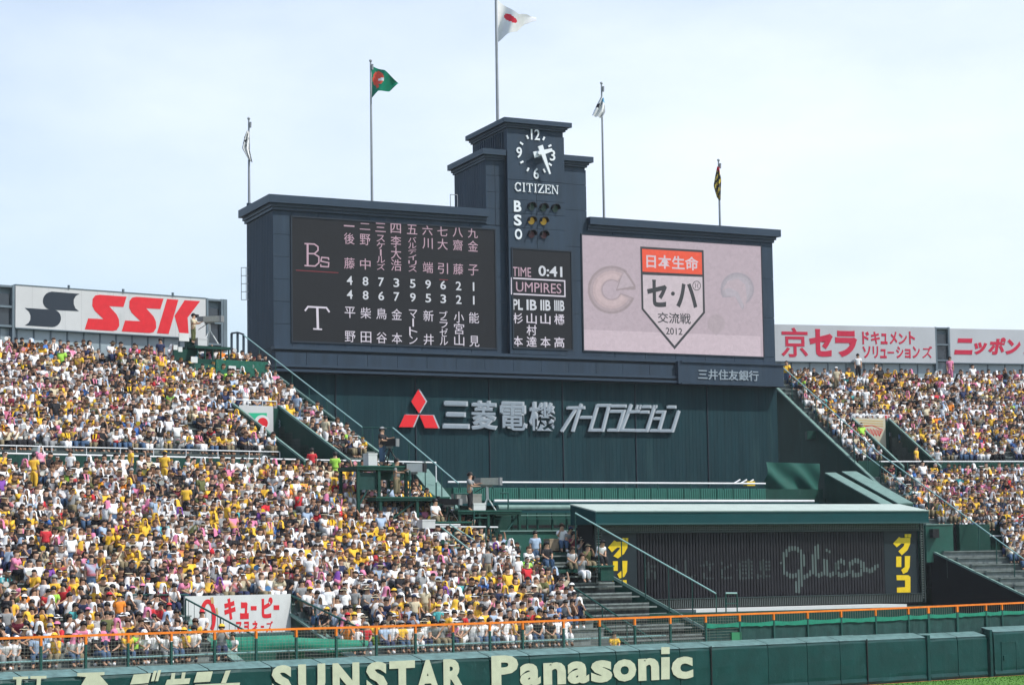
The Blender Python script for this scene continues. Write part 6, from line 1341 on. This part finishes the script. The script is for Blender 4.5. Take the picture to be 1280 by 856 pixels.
special(762, 806, 112.5, 'yellow', 'yellow', 'hair', 'black', 'sit', 'person in yellow crouching behind the wall under the netted benches', R_(10), .8) if False else special(768, 824, WL.P(7.4, 1.4, 0)[1], 'yellow', 'black', 'hair', 'black', 'sit', 'lone person in yellow sitting behind the wall beside the netted benches', R_(10), 1.0)
special(292, 829, WL.P(-9.8, 1.3, 0)[1], 'white', 'black', 'hair', 'black', 'sit', 'person in dark vest alone in the recess under the white sign', R_(-20), 1.0)
special(464, 812, WL.P(-2.7, 1.6, 0)[1], 'yellow', 'lime green', 'hair', 'black', 'lean', 'person in yellow bending beside the bright green nets', R_(40), 1.1)
special(709, 692, Yp(709, 2.4), 'grey', 'black', 'cap', 'navy', 'lean', 'person in grey with navy cap among the photographers', R_(30), 1.1)
special(722, 694, Yp(722, 2.6), 'black', 'black', 'hair', 'black', 'both', 'photographer in black behind the red shirted photographer', R_(25), 1.1)
special(734, 716, Yp(734, .2), 'olive', 'khaki', 'cap', 'khaki', 'both', 'photographer in olive vest and khaki cap', R_(30), 1.12)
special(713, 717, Yp(713, .3), 'white', 'khaki', 'hair', 'brown', 'lean', 'person in white shirt and khaki trousers below the photographers', R_(20), 1.1)
# right stand
special(1073, 473, RS.P(*ramp(1073, 473, 0, RS, 4.2), 0)[1], 'white', 'black', 'hair', 'black', 'stand', 'person in white shirt standing at the top row under crimson kanji', R_(0), 1.0, 'spectators in the right stand')
special(1188, 476, RS.P(*ramp(1188, 476, 0, RS, 4.2), 0)[1], 'pink', 'pink', 'long_hair', 'black', 'stand', 'person in pink standing at the top row of the right stand', R_(0), 1.0, 'spectators in the right stand')
special(1083, 516, RS.P(*ramp(1083, 514, 0, RS, 4.2), 0)[1], 'white', 'white', 'hair', 'black', 'stand', 'person in white standing above the cream poster', R_(0), 1.0, 'spectators in the right stand')
special(1046, 490, RS.P(*ramp(1046, 488, 0, RS, 4.2), 0)[1], 'cream', 'khaki', 'cap', 'white', 'stand', 'person in cream clothes standing near the top left of right stand', R_(0), 1.0, 'spectators in the right stand')
special(1173, 593, RS.P(*ramp(1173, 592, 0, RS, 4.2), 0)[1], 'white', 'black', 'cap', 'white', 'stand', 'person in white vest and cap standing in the right aisle', R_(150), 1.0, 'spectators in the right stand')
special(1146, 591, RS.P(*ramp(1146, 591, 0, RS, 4.2), 0)[1], 'yellow', 'black', 'hair', 'black', 'stand', 'person in yellow shirt standing right of the number three wall', R_(60), 1.0, 'spectators in the right stand')
special(1125, 616, RS.P(*ramp(1125, 614, 0, RS, 4.2), 0)[1], 'white', 'navy', 'hair', 'black', 'sit', 'person in white shirt sitting alone beside the right diagonal rail', R_(0), 1.0, 'spectators in the right stand')
# ---------------- seats
def inside(px, py, poly_):
    c = False; n = len(poly_)
    for i in range(n):
        x1, y1 = poly_[i]; x2, y2 = poly_[i-1]
        if (y1 > py) != (y2 > py) and px < (x2-x1)*(py-y1)/(y2-y1)+x1: c = not c
    return c
LREG = [(-90, 395), (228, 420), (240, 446), (300, 460), (335, 472), (350, 492), (372, 512), (440, 562), (480, 592), (500, 612), (556, 655), (600, 685), (640, 706), (700, 735), (716, 765), (727, 790), (728, 850), (-90, 870)]
RREG = [(972, 452), (1370, 452), (1370, 760), (1290, 722), (1262, 705), (1250, 668), (1180, 662), (1140, 640), (1118, 620), (1088, 596), (1062, 570), (972, 476)]
seats = []
def near_special(px, py): return any(abs(px-a) < 7 and -4 < b-py < 34 for a, b in SP)
for rows_, fr, Zf, t0, t1, REG, tag_ in ((lowd+uppd, WL, ZL, -29, TB-.1, LREG, 'L'), (lowR+lowX+midR+uppR, RS, ZR, -2.6, 34, RREG, 'R')):
    pks = [(PKL, PKU), (PKR,)][tag_ == 'R']
    for ri, d in enumerate(rows_):
        t = t0+random.random()*.5
        while t < t1:
            pitch_ = random.gauss(.455 if d < 19 else .435, .035); t += max(pitch_, .38); tt = t
            if any(pk[0]-.35 < tt < pk[1]+.35 and d+.4 > pk[2] and d-.5 < pk[3] for pk in pks): continue
            ait = (-19.5, -13.6, -1.0, ) if tag_ == 'L' else (9, 20)
            if any(abs(tt-a_-.0) < .42 for a_ in ait) and random.random() < .75: continue
            if tag_ == 'L' and tt > 6.2 and d < 3.5: continue
            p = fr.P(tt, d+.12, Zf(d)); px, py = proj(p)
            if px < -70 or px > 1350: continue
            if not inside(px, py, REG) or near_special(px, py-6): continue
            if random.random() < .035: continue
            seats.append((p, px, py, d, tt, tag_, ri, fr))
# extra row just behind the wall net
depth = lambda s: np.linalg.norm(np.array(s[0])-CAMP)
order = sorted([i for i, s in enumerate(seats) if s[5] == 'L' and -6 < s[1] < 1286], key=lambda i: -(seats[i][2]))
near = set(order[:258])
def lab_(t):
    t = t.replace(' over head', '') if len(t.split()) > 16 else t
    return t.replace('the pale', 'pale').replace('at the far', 'at far') if len(t.split()) > 16 else t
marks = [(12, 'the pale bars at the far left'), (52, 'the cream T shape'), (112, 'the cream wedge shape'), (172, 'the slanted cream square'), (222, 'the cream cross shape'), (285, 'the last cream slash'), (352, 'first S'), (390, 'the letter U'), (432, 'the letter N'), (470, 'second S'), (502, 'the first T'), (534, 'the letter A'), (567, 'the letter R'), (630, 'the letter P'), (662, 'first small a'), (693, 'first small n'), (722, 'second small a')]
ordn = ['front', 'second', 'third', 'fourth', 'fifth', 'sixth', 'seventh', 'eighth', 'ninth', 'tenth', 'eleventh', 'twelfth', 'thirteenth', 'fourteenth', 'fifteenth']
used_l = {}
rest = []
for i, s in enumerate(seats):
    sh, tr, hk, hc, ps_ = attrs(s[1], s[2]); face = R_(random.gauss(16 if s[5] == 'L' else -4, 26)); sc = SC*random.uniform(.9, 1.06)*(.95 if s[3] > 19 or s[5] == 'R' else float(np.interp(s[3], [3, 12], [1.1, 1.0])))
    if random.random() < .02: ps_ = 'stand'
    p = (s[0][0], s[0][1]+random.uniform(-.06, .06), s[0][2])
    if i in near:
        row = ordn[min(s[6], 14)]
        m_ = min(marks, key=lambda q: abs(q[0]-s[1]))
        for tr_ in range(30):
            key = (sh, hk, hc, ps_, row, m_[1])
            if key not in used_l: break
            sh, tr, hk, hc, ps_ = attrs()
        used_l[key] = 1
        pn = {'sit': 'upright', 'lean': 'leaning forward', 'back': 'leaning back', 'hold': 'one hand up', 'both': 'hands up', 'chin': 'chin on hand', 'raise': 'waving', 'turn': 'head turned', 'stand': 'standing'}[ps_]
        where = m_[1].replace('the ', '', 1) if m_[1].startswith('the ') else m_[1]
        person(p, face, sh, tr, hk, hc, ps_, lab_(f"{sh} shirt, {HN[hk] % hc}, {pn}, {row} row above {where}"), 'spectators in the left stand', sc)
    else: rest.append((p, face, sh, tr, hk, hc, ps_, sc))
# far rows: one joined crowd
print('seats', len(seats), 'rest', len(rest))
Vs = []; Fi = []; Ft = []; Cc = []; base = 0
SKIN = [(.46, .27, .18), (.36, .20, .13), (.52, .33, .24)]
def tris(fs):
    o = []
    for f in fs:
        for k in range(1, len(f)-1): o.append((f[0], f[k], f[k+1]))
    return np.array(o, 'i')
LOT = {nm: {w: (LO[nm][w][0], tris(LO[nm][w][1])) for w in LO[nm]} for nm in LO}; HLT = {k: (np.array(v, 'f'), tris(f)) for k, (v, f) in HLO.items()}
def simple(mb): return (np.array(mb.v, 'f'), tris(mb.f))
_m = MB(); _m.hexa([(-.14, -.1, -.07), (.14, -.1, -.07), (.12, .1, -.07), (-.12, .1, -.07), (-.11, -.08, .09), (.1, -.09, .12), (.1, .07, .1), (-.1, .07, .08)]); BOXT = simple(_m)
FANT = []
for a_ in (0, 35, -30):
    _m = MB(); n_ = 8; c_, s__ = math.cos(R_(a_)), math.sin(R_(a_)); _m.add([(c_*.13*math.cos(2*math.pi*i/n_), s__*.13*math.cos(2*math.pi*i/n_)+(.0 if q else .006), .12*math.sin(2*math.pi*i/n_)) for q in (0, 1) for i in range(n_)], [tuple(range(n_)), tuple(range(n_, 2*n_))[::-1]]); FANT.append(simple(_m))
_m = MB(); _m.add([(-.1, .07, .05), (.1, .07, .05), (.13, -.1, -.03), (.1, -.19, -.3), (.04, -.2, -.3), (.05, -.11, 0), (-.05, -.11, 0), (-.04, -.2, -.26), (-.1, -.19, -.26), (-.13, -.1, -.03)], [(0, 1, 5, 6), (1, 2, 5), (2, 3, 4, 5), (0, 6, 9), (9, 6, 7, 8)]); SCARF = simple(_m)
LAPC = [(.02, .02, .02), (.7, .7, .7), (.65, .65, .6), (.4, .35, .28), (.05, .07, .12), (.6, .6, .6), (.25, .2, .12), (.4, .05, .05), (.65, .45, .03), (.08, .1, .08)]
hcol = {'black': (.014, .011, .011), 'brown': (.06, .03, .018), 'grey': (.28, .28, .28)}
for p, face, sh, tr, hk, hc, ps_, sc in rest:
    pat = random.random(); c, s_ = math.cos(face), math.sin(face); Rm = np.array([[c, -s_, 0], [s_, c, 0], [0, 0, 1]])*sc
    hcn = head_c(POSES[ps_])+np.array((0, 0, .012)); jt = random.uniform(.85, 1.12)
    items = [(LOT[ps_]['body'], 0, random.choice(SKIN)), (LOT[ps_]['shirt'], 0, tuple(np.array(CL[sh])*jt)), (LOT[ps_]['trousers'], 0, CL[tr]), (HLT[hk], hcn, hcol[hc] if hk in ('hair', 'long_hair') else CL[hc])]
    q_ = random.random()
    if q_ < .34: items.append((BOXT, np.array((random.uniform(-.12, .12), -.34, .60))+np.array([random.uniform(-.03, .03)]*3), random.choice(LAPC)))
    if random.random() < .16:
        hp = POSES[ps_]['haL' if random.random() < .5 else 'haR']; items.append((random.choice(FANT), hp+np.array((0, -.03, .14)), random.choice([(.7, .7, .7), (.7, .48, .03), (.6, .6, .55), (.62, .25, .3), (.1, .25, .5)])))
    if random.random() < .14: items.append((SCARF, POSES[ps_]['neck']+np.array((0, -.02, -.03)), random.choice([(.7, .7, .7), (.72, .46, .02), (.03, .03, .03), (.6, .2, .3)])))
    if hk == 'cap' or hk == 'sun_hat': items.append((HLT['hair'], hcn-np.array((0, 0, .006)), hcol['black']))
    for (v, f), off, col in items:
        w = (v+off)@Rm.T+np.array(p); Vs.append(w); Ft.append(f+base); base += len(v); cc = np.tile(np.array([*col, 1.0], 'f'), (len(v), 1))
        if v is LOT[ps_]['shirt'][0] and pat < .4:     # printed or striped cloth
            c2 = np.array(random.choice([(.02, .02, .025), (.66, .66, .66), (.7, .45, .02), (.3, .3, .32), (.5, .1, .12)]), 'f')
            msk = (v[:, 0] > .03) & (v[:, 0] < .11) | (v[:, 0] < -.03) & (v[:, 0] > -.11) if pat < .15 else (rng.random(len(v)) < .35)
            cc[msk, :3] = c2
        Cc.append(cc)
V = np.concatenate(Vs).astype('f'); Tt = np.concatenate(Ft).astype('i'); Cc = np.concatenate(Cc).astype('f')
me = bpy.data.meshes.new('spectator_crowd'); me.vertices.add(len(V)); me.vertices.foreach_set('co', V.ravel()); me.loops.add(len(Tt)*3); me.loops.foreach_set('vertex_index', Tt.ravel())
me.polygons.add(len(Tt)); me.polygons.foreach_set('loop_start', np.arange(0, len(Tt)*3, 3, dtype='i')); me.polygons.foreach_set('loop_total', np.full(len(Tt), 3, 'i')); me.polygons.foreach_set('use_smooth', np.ones(len(Tt), bool))
me.update(calc_edges=True); ca = me.color_attributes.new('cloth', 'FLOAT_COLOR', 'POINT'); ca.data.foreach_set('color', Cc.ravel())
mm = bpy.data.materials.new('crowd_cloth_and_skin'); mm.use_nodes = True; at_ = mm.node_tree.nodes.new('ShaderNodeAttribute'); at_.attribute_name = 'cloth'; b_ = mm.node_tree.nodes['Principled BSDF']
mm.node_tree.links.new(at_.outputs['Color'], b_.inputs['Base Color']); b_.inputs['Roughness'].default_value = .8; b_.inputs['Specular IOR Level'].default_value = .2
me.materials.append(mm); o = bpy.data.objects.new('spectator_crowd', me); link(o); tag(o, 'dense crowd of spectators filling the far rows of both stands', 'crowd', None, 'stuff')
print('crowd tris', len(Tt))
# ================================================================== thin warm-day haze over the field and stands
hz = MB(); X0, X1, Y0, Y1, Z0_, Z1_ = -75.0, 95.0, -6.0, 215.0, -1.6, 52.0
hz.hexa([(X0, Y0, Z0_), (X1, Y0, Z0_), (X1, Y1, Z0_), (X0, Y1, Z0_), (X0, Y0, Z1_), (X1, Y0, Z1_), (X1, Y1, Z1_), (X0, Y1, Z1_)])
hm = bpy.data.materials.new('haze_air'); hm.use_nodes = True; hm.node_tree.nodes.clear(); ho = hm.node_tree.nodes.new('ShaderNodeOutputMaterial'); pv = hm.node_tree.nodes.new('ShaderNodeVolumePrincipled')
pv.inputs['Color'].default_value = (.9, .95, 1, 1); pv.inputs['Density'].default_value = 0.00016; hm.node_tree.links.new(pv.outputs['Volume'], ho.inputs['Volume'])
hz.build('haze', hm, None, 'thin pale haze filling the air of the stadium', 'haze', None, 'stuff')
